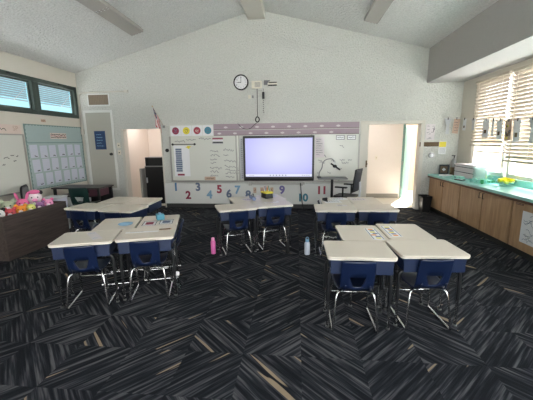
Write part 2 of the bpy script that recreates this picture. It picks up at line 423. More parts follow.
for z in (.3, 1.0, 1.75): b.cyl((.0, -.025, z), .012, .1, 10)
b.build('hinge', 'metal', d2)
struct(MB().box((5.6, 11.6, 1.1), (7.0, .12, 2.6)).build('wall_exterior', 'exterior'))
struct(MB().box((4.9, 10.55, 1.1), (.12, 1.98, 2.6)).build('wall_sky_blocker', 'exterior'))  # added unseen wall, keeps the bright sky off the teal door
struct(MB().box((4.0, 4.5, -.17), (70, 70, .1)).build('ground', 'concrete'))
s_ = MB(); s_.box((0, 0, .004), (.075, .12, .008)); sw = thing('light_switch', 'cream light switch plate on the lobby wall seen through the open doorway', 'light switch', (2.27, LY, 1.16), BACK)
s_.build('switch_plate', 'cream', sw, bevel=.002); MB().box((0, 0, .012), (.02, .035, .01)).build('toggle', 'tan', sw)

# side room behind the other doorway
SY = 9.55
struct(MB().box((-3.83, SY+.05, 1.25), (1.48, .1, 2.5)).build('wall_sideroom', 'sideroom_wall'))
struct(MB().box((-4.63, 8.78, 1.25), (.1, 1.72, 2.5)).build('wall_sideroom_side', 'sideroom_wall'))
struct(MB().box((-3.02, 8.73, 1.25), (.1, 1.63, 2.5)).build('wall_sideroom_far', 'sideroom_wall'))
struct(MB().box((-3.82, 8.92, 2.55), (1.9, 1.98, .1)).build('ceiling_sideroom', 'sideroom_wall'))
struct(MB().box((-3.9, 8.73, -.06), (1.9, 1.62, .1)).build('floor_sideroom', 'vinyl'))
fr = thing('mini_fridge', 'grey mini fridge with a black door standing in the side room doorway', 'fridge', (-3.86, 8.52, -.01))
MB().box((0, .03, .52), (.54, .52, 1.04)).build('fridge_body', 'fridge_side', fr, bevel=.008)
MB().box((.02, -.26, .52), (.50, .05, 1.0)).build('fridge_door', 'black', fr, bevel=.008)
MB().box((-.19, -.30, .66), (.03, .03, .14)).build('fridge_handle', 'grey_light', fr, bevel=.005)
mw = thing('microwave', 'black microwave oven sitting on the mini fridge', 'microwave', (-3.84, 8.46, 1.03))
MB().box((0, 0, .12), (.50, .40, .24)).build('microwave_body', 'grey_plastic', mw, bevel=.01)
MB().box((.05, -.205, .12), (.38, .02, .21)).build('microwave_door', 'black', mw, bevel=.005)
MB().box((-.19, -.203, .12), (.09, .012, .21)).build('control_panel', 'black_matte', mw)
lf = thing('folding_table', 'grey folded board leaning upright beside the mini fridge', 'board', (-4.20, 8.42, -.01))
MB().box((0, 0, .49), (.05, .50, .98)).build('board_panel', 'fridge_side', lf, bevel=.01)
sb = thing('wall_socket', 'white wall socket low on the pale side room wall', 'socket', (-4.58, 8.9, .42), LEFT)
MB().box((0, 0, .004), (.07, .115, .008)).build('socket_plate', 'grey_light', sb, bevel=.002)

# ------------------------------------------------------------------ left windows
def clerestory(name, y0, y1):
    w = bpy.data.objects.new(name, None); C.objects.link(w); w.location = (XL, (y0+y1)/2, (WZ0+WZ1)/2); w.rotation_euler = LEFT; struct(w)
    W = y1-y0; Hh = WZ1-WZ0; t = .085
    b = MB(); b.box((0, Hh/2-t/2, -.03), (W, t, .10)); b.box((0, -Hh/2+t/2, -.03), (W, t, .10)); b.box((-W/2+t/2, 0, -.03), (t, Hh-2*t, .10)); b.box((W/2-t/2, 0, -.03), (t, Hh-2*t, .10))
    b.build('frame', 'window_green', w, bevel=.005)
    b = MB(); q = .035; w2 = W-2*t; h2 = Hh-2*t     # tilting sash
    b.box((0, h2/2-q/2, -.06), (w2, q, .03)); b.box((0, -h2/2+q/2, -.06), (w2, q, .03)); b.box((-w2/2+q/2, 0, -.06), (q, h2-2*q, .03)); b.box((w2/2-q/2, 0, -.06), (q, h2-2*q, .03))
    b.build('sash', 'window_green', w, bevel=.003)
    MB().box((0, 0, -.062), (w2-2*q, h2-2*q, .006)).build('pane', 'pane', w)
    b = MB(); n = 8
    for k in range(n): b.box((0, h2/2-.05-k*.043, -.11), (w2-.05, .032, .003), (.55, 0, 0))
    b.build('blind_slat', 'blind_blue', w)
    b = MB(); b.box((0, h2/2-.06-n*.043, -.11), (w2-.05, .02, .02)); b.build('bottom_rail', 'blind_blue', w)
    b = MB(); b.tube([(w2/2-.08, h2/2-.12, -.035), (w2/2-.42, -h2/2+.16, -.035)], .006); b.build('stay_arm', 'grey_light', w)
    b = MB(); b.box((.05, Hh/2-.035, .03), (.05, .035, .02)); b.build('latch', 'black', w)
clerestory('window_1', 6.44, 7.71)
clerestory('window_2', 5.10, 6.44)
clerestory('window_3', 3.45, 5.10); clerestory('window_4', 2.03, 3.45); clerestory('window_5', 1.0, 2.03)

# ------------------------------------------------------------------ right windows and blinds
WR = [(6.10, 7.17), (4.75, 6.00), (3.45, 4.65), (2.15, 3.35), (.85, 2.05), (-.35, .75)]
for k, (y0, y1) in enumerate(WR):
    w = bpy.data.objects.new('window_%d' % (6+k), None); C.objects.link(w); w.location = (XR, (y0+y1)/2, (RZ0+RZ1)/2); w.rotation_euler = RIGHT; struct(w)
    W = y1-y0; Hh = RZ1-RZ0; t = .06
    b = MB(); b.box((0, Hh/2-t/2, -.07), (W, t, .12)); b.box((0, -Hh/2+t/2, -.07), (W, t, .12)); b.box((-W/2+t/2, 0, -.07), (t, Hh-2*t, .12)); b.box((W/2-t/2, 0, -.07), (t, Hh-2*t, .12))
    b.box((0, -Hh/2+.42, -.08), (W-2*t, .035, .05))
    b.build('frame', 'window_white', w, bevel=.004)
    MB().box((0, 0, -.09), (W-2*t, Hh-2*t, .006)).build('pane', 'pane', w)
    if k:
        MB().box((W/2+.05, 0, -.07), (.10, Hh, .14)).build('mullion', 'window_white', w, bevel=.004)
for k, (y0, y1, zb, lab) in enumerate(((6.10, 7.14, 1.53, 'white slatted blind in the window bay beside the back wall'), (4.80, 6.0, 1.27, 'white slatted blind lowered further, in the second bay from the back wall'),
                                     (3.50, 4.62, 1.9, 'white slatted blind raised in the third window bay'))):
    W = y1-y0; t = thing('venetian_blind', lab, 'blind', (XR-.045, (y0+y1)/2, 2.80), RIGHT, 'slatted blinds on the window wall')
    MB().box((0, -.025, 0), (W, .045, .06)).build('head_rail', 'blind_rail', t, bevel=.004)
    b = MB(); n = int((2.75-zb)/.062)
    for i in range(n): b.box((0, -.075-i*(2.72-zb)/n, 0), (W-.01, .060, .003), (R(33), 0, 0))
    b.build('slats', 'blind', t)
    MB().box((0, zb-2.80, 0), (W, .035, .05)).build('bottom_rail', 'blind_rail', t, bevel=.004)
    b = MB()
    for x in (-W/2+.15, 0, W/2-.15): b.box((x, (zb-2.80)/2, .028), (.006, 2.78-zb, .002))
    b.build('ladder_cord', 'window_white', t)
    if k == 1:
        b = MB()
        for i in range(40): b.box((-W/2+.01, -.06-i*.036, .034), (.03, .024, .010), (0, 0, .5))
        b.build('edge_clips', 'white_paper', t)

# ------------------------------------------------------------------ counter and cabinets
CX = 3.13; CT = .86
ends = [7.76, 6.31, 4.815, 3.32, 1.825, .33, -1.165]
labs = ['two-door birch base cabinet standing against the back wall', 'two-door birch base cabinet second from the back wall', 'birch base cabinet with a drawing taped to its door', 'birch base cabinet fourth from the back wall', 'birch base cabinet fifth from the back wall', 'birch base cabinet at the rear end of the run']
for i in range(6):
    y1, y0 = ends[i], ends[i+1]; W = y1-y0
    t = thing('base_cabinet', labs[i], 'cabinet', (CX, (y0+y1)/2, 0), (0, 0, -PI/2), 'birch base cabinets under the window')
    b = MB(); b.box((0, .295, .10+.335), (W-.004, .54, .67)); b.build('carcass', 'cab_edge', t)
    MB().box((0, .31, .05), (W-.004, .49, .10)).build('toe_kick', 'toe', t)
    for s in (-1, 1):
        d = MB().box((s*(W/4-.004), .013, .44), (W/2-.03, .024, .655)).build('door', 'cab_wood', t, bevel=.003)
        b = MB(); hx = s*.05
        b.tube([(hx, 0, .665), (hx, -.03, .665), (hx, -.03, .755), (hx, 0, .755)], .006, 8)
        b.build('handle', 'black_tube', d, smooth=True)
t = MB().box((3.40, (YB+D)/2, .835), (.615, D-YB-.012, .05)); 
ct = thing('countertop', 'turquoise laminate countertop running under the windows with brown edge', 'countertop', (0, 0, 0))
MB().box((3.39, (YB+D)/2, .8375), (.60, D-YB-.012, .045)).build('worktop', 'turquoise', ct, bevel=.004)
MB().box((3.10, (YB+D)/2, .797), (.016, D-YB-.012, .036)).build('edge_strip', 'cab_edge', ct, bevel=.003)
MB().box((3.696, (YB+D)/2, .915), (.02, D-YB-.012, .115)).build('backsplash', 'turquoise', ct, bevel=.003)

# ------------------------------------------------------------------ ceiling lights
sl = math.atan((RZ-ZL)/(RX-XL)); sr = math.atan((ZR-RZ)/(XS-RX))
def ceil_light(x, y1, a, n, lab):
    for k in range(n):
        yc = y1-.61-k*1.225
        t = thing('ceiling_light', lab[k], 'ceiling light', (x, yc, roofz(x)), (0, -a, 0), 'unlit fluorescent ceiling lights')
        MB().box((0, 0, -.025), (.24, 1.2, .05)).build('housing', 'light_body', t)
        b = MB(); b.prism([(-.15, -.05), (.15, -.05), (.13, -.10), (-.13, -.10)], -.605, .605, Euler(BACK).to_matrix().to_4x4())
        b.build('diffuser', 'light_fix', t, bevel=.006)
        b = MB()
        for e in (-1, 1):
            for j in range(4): b.box((-.10+.066*j, e*.59, -.1005), (.022, .012, .004))
        b.build('end_slots', 'white_paper', t)
ceil_light(-3.30, 6.75, sl, 3, ['long fluorescent fixture on the slope above the clerestory windows, end toward the back wall', 'second fluorescent fixture joined in line on the clerestory side slope', 'third fluorescent fixture joined in line on the clerestory side slope'])
ceil_light(1.45, 6.85, sr, 3, ['long fluorescent fixture on the slope above the soffit side, end toward the back wall', 'second fluorescent fixture joined in line on the soffit side slope', 'third fluorescent fixture joined in line on the soffit side slope'])

# ------------------------------------------------------------------ back wall things
# vent, conduit, poster, switches
t = thing('air_vent', 'brown grille vent in a pale frame above the cupboard door', 'vent', on_back(-4.92, 2.72), BACK)
b = MB(); b.box((0, .135, .01), (.58, .03, .02)); b.box((0, -.135, .01), (.58, .03, .02)); b.box((-.275, 0, .01), (.03, .24, .02)); b.box((.275, 0, .01), (.03, .24, .02)); b.build('frame', 'panel', t, bevel=.003)
b = MB(); b.box((0, 0, .004), (.52, .24, .006))
for k in range(9): b.box((0, -.11+k*.027, .010), (.52, .010, .008))
for k in range(12): b.box((-.24+k*.044, 0, .009), (.006, .24, .01))
b.build('grille', 'brown_grille', t)
cd = thing('conduit_pipe', 'pale metal conduit pipe climbing the corner and bending along the back wall', 'pipe', (0, 0, 0))
MB().tube([(-5.42, D-.03, .5), (-5.42, D-.03, 2.70), (-5.41, D-.03, 2.84), (-5.32, D-.03, 2.90), (-4.2, D-.03, 2.90)], .018, 10, 1).build('pipe', 'trim', cd, smooth=True)
b = MB(); b.box((-5.42, D-.035, 1.95), (.09, .06, .14)); b.box((-4.17, D-.03, 2.90), (.10, .05, .06)); b.build('junction_box', 'trim', cd, bevel=.006)
t = thing('poster', 'dark blue poster taped on the cupboard door', 'poster', on_back(-4.97, 1.73, .026), BACK)
b = MB(); b.box((0, 0, .001), (.29, .46, .002)).mat(1)
random.seed(3)
for k in range(5): b.scribble(-.10, .14-.07*k, .2*random.uniform(.6, 1), .03, .008, .0028)
b.build('sheet', ['poster_blue', 'lightblue'], t)
for z, lab in ((1.60, 'white thermostat plate beside the cupboard door, upper of two'), (1.42, 'white switch plate beside the cupboard door, lower of two')):
    t = thing('wall_switch', lab, 'wall switch', on_back(-4.50, z), BACK)
    MB().box((0, 0, .006), (.085, .125, .012)).build('plate', 'cream', t, bevel=.003)
    MB().cyl((0, -.005, .016), .014, .012, 12).build('button', 'black', t)
# flag
t = thing('wall_flag', 'small striped flag on a wooden stick above the side doorway', 'flag', on_back(-3.28, 2.04), (0, 0, 0))
base = Vector((0, -.012, 0)); tip = Vector((-.11, -.34, .46))
MB().tube([base, tip], .006, 8).build('staff', 'tan', t, smooth=True)
MB().ball(tip, .012).build('finial', 'gold', t, smooth=True)
MB().box((0, -.02, 0), (.05, .04, .06)).build('bracket', 'metal', t, bevel=.004)
b = MB(); nu, nv = 26, 24; g = []
for i in range(nu+1):
    row = []
    for j in range(nv+1):
        u = i/nu; v = j/nv
        p = tip.lerp(base, .03+.58*u)
        drop = .40*v*(1-.15*u)
        p = p + Vector((.03*math.sin(u*9+v*2)*v+.10*v*(.25+u*.5), .035*math.sin(u*14+v*1.5)*v - .02*v+.10*v*(.6-u), -drop))
        row.append(b.bm.verts.new(p))
    g.append(row)
for i in range(nu):
    for j in range(nv):
        f = b.bm.faces.new((g[i][j], g[i+1][j], g[i+1][j+1], g[i][j+1]))
        if i < 14 and j < 10: f.material_index = 3 if (i % 3 == 1 and j % 2 == 1) else 2
        else: f.material_index = (i//2) % 2
fl = b.build('cloth', ['flag_red', 'flag_white', 'flag_blue', 'flag_white'], t, smooth=True)
# whiteboard
wb = thing('whiteboard', 'long wall-mounted whiteboard covered in handwriting behind the display screen', 'whiteboard', (0, D, 0), BACK)
bz0, bz1, bx0, bx1 = .69, 2.085, -3.14, 1.475
MB().box(((bx0+bx1)/2, (bz0+bz1)/2, .012), (bx1-bx0, bz1-bz0, .024)).build('writing_surface', 'white_board', wb)
b = MB()
for x, w in ((bx0, .04), (bx1, .035), (-1.47, .035), (-1.40, .025), (.36, .03)): b.box((x, (bz0+1.80)/2, .03), (w, 1.80-bz0, .02))
b.box(((bx0+bx1)/2, bz0, .03), (bx1-bx0+.04, .03, .03)); b.build('frame', 'board_frame', wb, bevel=.003)
b = MB(); b.box(((bx0+bx1)/2, bz0-.005, .065), (bx1-bx0, .02, .07)); b.box(((bx0+bx1)/2, bz0+.01, .10), (bx1-bx0, .03, .008)); b.build('pen_tray', 'board_frame', wb, bevel=.003)
random.seed(11)
HW = [(-2.03, 1.44, .20), (-2.03, 1.34, .24), (-2.03, 1.24, .16), (-2.03, 1.14, .14), (-2.05, 1.03, .30), (-2.05, .94, .22), (-2.05, .84, .20),
      (-1.70, 1.47, .26), (-1.42, 1.46, .0), (-1.70, 1.35, .12), (-1.55, 1.30, .0), (-1.68, 1.20, .28), (-1.68, 1.06, .34), (-1.66, .98, .36), (-1.66, .90, .34), (-1.66, .79, .22),
      (.62, 1.19, .10), (.66, 1.13, .12), (.93, 1.18, .10), (1.13, 1.20, .12), (1.18, 1.14, .16), (1.05, .98, .14), (.85, .9, .08), (1.12, 1.52, .10), (.6, .9, .06), (.76, 1.30, .05), (1.33, 1.2, .08), (-2.92, 1.70, .26), (-2.62, 1.73, .24), (-2.3, 1.745, .3)]
for (x, z, w) in HW:
    if w <= 0: continue
    b = MB(); n = max(1, round(w/.10)); P = []
    for k in range(n*5+1):
        P.append((x-.1+k*w/(n*5), z-.01*k/5+random.uniform(-.5, .5)*.065*(1 if k % 2 else .7)))
    b.stroke(P, .012, .0255); b.build('handwriting', 'ink_grey', wb)

# border strips with clouds
for k, (z, h, lab, x0) in enumerate(((2.02, .125, 'upper mauve border strip with white clouds above the whiteboard', -2.02), (1.875, .11, 'lower mauve border strip with white clouds along the top of the whiteboard', -2.02))):
    t = thing('border_strip', lab, 'border', on_back(0, z, .024), BACK, 'cloud border strips')
    x1 = 1.46
    b = MB(); b.box(((x0+x1)/2, 0, .002), (x1-x0, h, .004)); b.build('strip', 'purple', t)
    b = MB(); b.box(((x0+x1)/2, -h/2-.008, .003), (x1-x0, .014, .006)); b.build('edge_line', 'purple_dark', t)
    b = MB(); n = 8
    for i in range(n):
        cx = x0+.3+i*.385-(.16 if k else 0)
        for dx, r in ((-.028, .018), (0, .025), (.03, .018)):
            b.prism(circ(r, 14, cx+dx, -.02), .004, .006)
    b.build('cloud', 'cloud', t)
# four round-emblem cards
for k, (m1, m2, lab) in enumerate((('maroon', 'slate', 'white card with a dark maroon disc above the whiteboard'), ('yellow', 'brown', 'white card with a yellow disc above the whiteboard'), ('red', 'pink_paper', 'white card with a red disc above the whiteboard'), ('teal', 'slate', 'white card with a teal disc above the whiteboard'))):
    x = -2.98+k*.272
    t = thing('emblem_card', lab, 'card', on_back(x, 1.935, .0245), BACK, 'round emblem cards')
    MB().box((0, 0, .002), (.262, .25, .004)).build('card', 'white_paper', t)
    b = MB(); b.prism(circ(.088, 28), .004, .006).mat(1)
    random.seed(k+2); b.scribble(-.045, .02, .09, .05, .014, .0065, 3); b.scribble(-.04, -.03, .08, .03, .012, .0065, 3)
    b.build('disc', [m1, m2], t)
# pocket chart with rod
t = thing('hanging_chart', 'white hanging chart with a grey calendar list on a black rod', 'chart', on_back(-2.80, 1.22, .026), BACK)
b = MB(); b.box((-.06, -.03, .003), (.40, .76, .006)); b.build('sheet', 'white_paper', t)
b = MB()
random.seed(4)
for k in range(11):
    b.mat(k % 2); b.box((-.135, .26-k*.053, .008), (.17*random.uniform(.88, 1), .044, .003))
b.build('entries', ['ink_blue', 'slate'], t)
b = MB(); b.tube([(-.29, .385, .014), (.31, .385, .014)], .010, 8); b.build('rod', 'black', t)
b = MB(); b.cyl((-.27, .385, .02), .028, .02, 14); b.cyl((.29, .385, .02), .028, .02, 14); b.build('rod_knob', 'black', t)
b = MB(); b.box((-.10, -.37, .008), (.18, .045, .003)); b.build('red_label', 'maroon', t)
t = thing('paper_leaf', 'yellow paper leaf stuck on the whiteboard under the rod', 'leaf', on_back(-2.68, 1.535, .034), BACK)
MB().prism([(-.08, 0), (-.03, .015), (-.02, .035), (.02, .03), (.08, .02), (.04, -.005), (.03, -.03), (0, -.045), (-.02, -.02)], 0, .003).build('leaf', 'yellow', t)
for k in range(3):
    t = thing('paper_strip', ('topmost', 'middle', 'lowest')[k]+' small dark paper strip of three under the teal disc card', 'paper', on_back(-1.93, 1.735-k*.05, .026), BACK, 'small stacked strips')
    b = MB(); b.box((0, 0, .001), (.26, .042, .002)).mat(1).box((0, -.012, .0024), (.25, .006, .001)); b.build('strip', [('maroon', 'white_paper', 'ink')[k], 'white_paper' if k != 1 else 'ink_grey'], t)
t = thing('paper_card', 'tan card propped at the bottom edge of the whiteboard', 'card', on_back(-2.16, .755, .026), BACK)
b = MB(); b.box((0, 0, .001), (.28, .09, .002)).mat(1).scribble(-.1, 0, .2, .04, .007, .0028); b.build('card', ['tan', 'brown'], t)
t = thing('number_chart', 'narrow grey number chart on the whiteboard beside the screen', 'chart', on_back(-1.365+.02, 1.24, .026), BACK)
b = MB(); b.box((0, 0, .001), (.085, 1.0, .002)).mat(1)
for k in range(19): b.box((.01, .46-k*.051, .0025), (.035, .014, .001))
b.build('sheet', ['grey_light', 'ink_grey'], t)
t = thing('chart_paper', 'pale chart paper sheet with small writing beside the display screen', 'paper', on_back(.55, 1.50, .026), BACK)
b = MB(); b.box((0, 0, .001), (.22, .48, .002)).mat(1); random.seed(9)
for k in range(8): b.scribble(-.08, .19-k*.052, .16*random.uniform(.5, 1), .02, .005, .0027)
b.build('sheet', ['cloud', 'ink_grey'], t)
for x, lab in ((1.03, 'white label card in a dark frame, closer to the screen'), (1.29, 'white label card in a dark frame, closer to the doorway')):
    t = thing('label_card', lab, 'label', on_back(x, 1.725, .026), BACK, 'framed label cards')
    b = MB(); b.box((0, 0, .002), (.20, .105, .004)).mat(1).box((0, 0, .0045), (.172, .078, .002)).mat(2); random.seed(int(x*10)); b.scribble(-.07, 0, .14, .035, .010, .006, 6); b.build('card', ['grey_plastic', 'white_paper', 'ink'], t)
t = thing('magnet', 'round black magnet on the wall at the whiteboard edge', 'magnet', on_back(-3.235, 1.46, -.003), BACK)
MB().cyl((0, 0, .015), .045, .03, 18).build('knob', 'black', t, smooth=40)
# marker pens on tray, eraser
for k, (x, m_) in enumerate(((-1.15, 'ink'), (.62, 'red'), (.80, 'blue'), (.95, 'green'))):
    t = thing('marker_pen', ('black', 'red', 'blue', 'green')[k]+' marker pen lying on the whiteboard tray', 'marker', (x, D-.07, .708))
    MB().cyl((0, 0, 0), .008, .10, 10, rot=(0, PI/2, 0)).build('barrel', 'white_paper', t); MB().cyl((.065, 0, 0), .009, .035, 10, rot=(0, PI/2, 0)).build('cap', m_, t)
# numerals on the panel
NUM = [('1', -3.06, .53, 'blue'), ('2', -2.745, .32, 'maroon'), ('3', -2.48, .53, 'slate'), ('4', -2.19, .335, 'lightblue'), ('5', -1.93, .475, 'red'), ('6', -1.69, .36, 'slate'), ('7', -1.47, .46, 'lightblue'), ('8', -1.20, .34, 'slate'), ('9', -.35, .46, 'indigo'), ('10', .16, .27, 'teal'), ('11', .62, .455, 'red')]
for s, x, z, m_ in NUM:
    o = MB().text(s, .275 if len(s) == 1 else .26, 0, 0, 0.001, .001, bold=.011).build('numeral', m_, loc=on_back(x, z, .0395), rot=BACK)
    tag(o, '%s paper numeral %s on the white panel under the whiteboard' % ({'lightblue': 'light blue', 'indigo': 'violet blue'}.get(m_, m_), s), 'numeral', 'paper numerals under the whiteboard')
# little green cards on the panel
for k in range(4):
    t = thing('small_card', ('first', 'second', 'third', 'fourth')[k]+' small olive card in the row on the panel below the screen', 'card', on_back(-1.03+k*.125+(.05 if k else 0), .46, .0405), BACK, 'small olive cards')
    b = MB(); b.box((0, 0, .001), (.075, .14, .002)).mat(1); b.scribble(-.02, 0, .04, .06, .012, .0026, 2); b.build('card', ['tan', 'brown'], t)

# display screen on its wall arms
t = thing('display_screen', 'large wall display with black frame showing a lavender desktop', 'screen', on_back(-.43, 1.25, .13), BACK)
b = MB(); b.box((0, 0, 0), (1.70, 1.07, .05)); b.build('housing', 'black', t, bevel=.008)
sc = MB().box((0, .02, .027), (1.60, .92, .003)).build('screen_panel', 'screen', t)
b = MB(); b.box((0, -.405, .030), (1.60, .055, .002)).mat(1)
for k in range(6): b.box((-.2+k*.075, -.405, .0315), (.026, .026, .001))
for k in range(4): b.box((-.7+k*.03, -.405, .0315), (.016, .012, .001)); b.box((.58+k*.05, -.405, .0315), (.03, .012, .001))
b.build('taskbar', ['taskbar', 'ink_blue'], t)
MB().box((0, -.515, .03), (1.68, .05, .02)).build('speaker_bar', 'black_matte', t, bevel=.004)
b = MB(); b.box((-.55, -.1, -.075), (.08, 1.0, .09)); b.box((.55, -.1, -.075), (.08, 1.0, .09)); b.build('mount_rail', 'board_frame', t)
b = MB(); b.box((-.05, -.61, -.01), (1.36, .05, .04)); b.box((-.70, -.60, -.01), (.07, .12, .06)); b.box((.55, -.60, -.01), (.07, .12, .06)); b.build('mount_bar', 'board_frame', t, bevel=.004)
b = MB(); b.tube([(.53, -.60, .02), (.535, -.66, .05), (.55, -.85, .04), (.575, -1.10, .06), (.60, -1.20, .14), (.72, -1.235, .22), (.80, -1.236, .24)], .012, 8, 2); b.build('power_cable', 'black', t, smooth=True)
# clock
t = thing('wall_clock', 'round white wall clock with black rim reading nine', 'clock', on_back(-1.315, 3.03), BACK)
MB().cyl((0, 0, .014), .165, .028, 36).build('face', 'white_paper', t)
b = MB()
for k in range(36):
    a0, a1 = 2*PI*k/36, 2*PI*(k+1)/36
    b.prism([(.15*math.cos(a0), .15*math.sin(a0)), (.178*math.cos(a0), .178*math.sin(a0)), (.178*math.cos(a1), .178*math.sin(a1)), (.15*math.cos(a1), .15*math.sin(a1))], 0, .045)
b.build('rim', 'black', t)
b = MB()
for k in range(12):
    a = PI/2-2*PI*(k+1)/12; b.text(str(k+1), .042, .118*math.cos(a), .118*math.sin(a), .029, .0005)
b.build('dial_numbers', 'ink', t)
b = MB(); b.box((0, .055, .032), (.009, .13, .003)); b.build('minute_hand', 'black', t)
b = MB(); b.box((-.04, 0, .035), (.09, .011, .003)); b.build('hour_hand', 'black', t)
# speaker box, projector arm, cables
t = thing('wall_speaker', 'cream intercom box with a grille beside the clock', 'speaker', on_back(-.94, 2.965), BACK)
MB().box((0, 0, .03), (.24, .17, .06)).build('box', 'cream', t, bevel=.006)
b = MB()
for k in range(6): b.box((.02, -.045+k*.018, .0615), (.13, .007, .003))
b.build('grille', 'ink_grey', t)
b = MB(); b.tube([(.005, -.085, .02), (.005, -.72, .012)], .007, 8); b.tube([(.0, -.72, .014), (-.04, -.76, .014), (-.045, -.82, .014), (0, -.86, .014), (.045, -.82, .014), (.045, -.76, .014), (.01, -.73, .014)], .014, 8, 2)
b.build('cable_coil', 'black', t, smooth=True)
b = MB(); b.tube([(-.01, -.86, .012), (-.08, -.92, .05), (-.16, -1.0, .05), (-.28, -1.03, .05), (-.42, -.95, .05), (-.48, -.87, .01)], .006, 8, 2); b.build('loose_wire', 'black', t, smooth=True)
t = thing('projector_mount', 'short grey projector arm sticking out beside the intercom box', 'bracket', on_back(-.62, 2.95), BACK)
MB().box((-.08, .06, .02), (.14, .10, .04)).build('wall_plate', 'grey_plastic', t, bevel=.005)
b = MB(); b.box((.0, .03, .10), (.06, .05, .16)); b.box((.06, .0, .19), (.22, .035, .05)); b.build('arm', 'cream', t, bevel=.005)
b = MB(); b.box((.07, .027, .19), (.18, .02, .06)); b.box((.06, -.03, .19), (.20, .02, .05)); b.build('clamp', 'black_matte', t, bevel=.003)
t = thing('hanging_plug', 'black plug and dotted chain hanging under the intercom box', 'plug', on_back(-.79, 2.72), BACK)
MB().box((0, 0, .025), (.055, .16, .05)).build('plug_body', 'black', t, bevel=.012)
b = MB(); b.tube([(0, .08, .02), (.005, .16, .012)], .004, 6)
for k in range(7): b.ball((.004*((-1)**k), -.11-.045*k, .012), .011, 8)
b.build('chain', 'black', t, smooth=True)
t = thing('wall_hook_plate', 'small white cable plate below the clock', 'plate', on_back(-1.10, 2.70), BACK)
MB().box((-.02, 0, .01), (.06, .08, .02)).build('plate', 'cream', t, bevel=.003); MB().box((.06, 0, .01), (.03, .06, .02)).build('connector', 'grey_plastic', t, bevel=.003)
# right part of back wall
t = thing('tack_strip', 'brown cork tack strip on the wall beside the open doorway', 'tack strip', on_back(3.08, 1.545), BACK)
MB().box((0, 0, .008), (.46, .10, .016)).build('strip', 'brown', t, bevel=.003)
t = thing('paper_poster', 'pale speckled poster above the cork tack strip', 'poster', on_back(3.07, 1.82), BACK)
b = MB(); b.box((0, 0, .002), (.20, .36, .004)).mat(1); random.seed(21)
for k in range(10): b.scribble(random.uniform(-.09, .04), random.uniform(-.16, .16), .05, .04, .008, .0045, 2)
b.scribble(.06, .05, .03, .12, .016, .0046, 3)
b.build('sheet', ['cloud', 'ink_grey'], t)
t = thing('wall_calendar', 'small calendar with yellow picture pinned to the cork tack strip', 'calendar', on_back(3.36, 1.47, .016), BACK)
b = MB(); b.box((0, 0, .002), (.16, .30, .004)).mat(1).box((0, .07, .0045), (.15, .12, .002)).mat(2); 
for k in range(5): b.box((0, -.02-.025*k, .0045), (.13, .006, .001))
b.build('sheet', ['white_paper', 'yellow', 'ink_grey'], t)
t = thing('wall_dispenser', 'small round chrome dispenser on the wall above the bin', 'dispenser', on_back(3.13, 1.29), BACK)
MB().cyl((0, 0, .012), .065, .024, 20).build('plate', 'metal', t); MB().cyl((-.01, 0, .035), .04, .05, 16).build('knob', 'white_paper', t, smooth=40)

# clothes line with hanging artwork
ln = thing('clothesline', 'thin string line hung with artwork across the corner and windows', 'clothesline', (0, 0, 0))
pts = [(3.30, D-.02, 2.13), (3.45, D-.03, 2.115), (3.62, 7.62, 2.10), (3.60, 6.95, 2.05), (3.60, 6.45, 2.01), (3.60, 5.9, 1.96), (3.60, 5.4, 1.95), (3.60, 4.8, 1.97), (3.62, 4.3, 2.02), (XR-.005, 4.2, 2.05)]
MB().tube(pts, .003, 6).build('string', 'white_paper', ln)
ART = [(3.42, D-.035, BACK, .15, .34, 'bird', 'grey', 'grey bird-shaped cutout hung on the back wall by the corner'), (3.60, D-.05, BACK, .13, .33, 'sheet', 'tan', 'tan patterned sheet hung in the corner beside the grey bird'),
       (3.585, 7.32, RIGHT, .13, .24, 'spot', 'white', 'small white card with dark spot, first on the window wall line'), (3.585, 6.98, RIGHT, .17, .22, 'bird', 'grey', 'small grey wing-shaped cutout hanging before the blind edge'),
       (3.585, 6.52, RIGHT, .20, .33, 'spot', 'white', 'grey sheet with brown square pegged over the first blind'), (3.585, 6.30, RIGHT, .07, .30, 'sheet', 'white', 'narrow grey strip pegged over the first blind'),
       (3.585, 6.10, RIGHT, .15, .34, 'spot', 'white', 'tilted white card with small dark mark beside the blind cord'), (3.585, 5.86, RIGHT, .17, .34, 'busy', 'tan', 'colourful patterned drawing pegged where the two blinds meet'),
       (3.585, 5.64, RIGHT, .16, .36, 'spot', 'white', 'grey sheet with a single black mark over the lower blind'), (3.585, 5.30, RIGHT, .18, .37, 'bird', 'grey', 'large grey fan-shaped cutout hanging over the lower blind'), (3.585, 5.08, RIGHT, .16, .36, 'sheet', 'white', 'pale sheet hung beyond the large fan-shaped cutout')]
def linez(x, y):
    best = 2.1
    for a, c in zip(pts[1:], pts[2:]):
        if c[1] <= y <= a[1] and a[1] != c[1]: best = a[2]+(c[2]-a[2])*(y-a[1])/(c[1]-a[1])
    return best
random.seed(31)
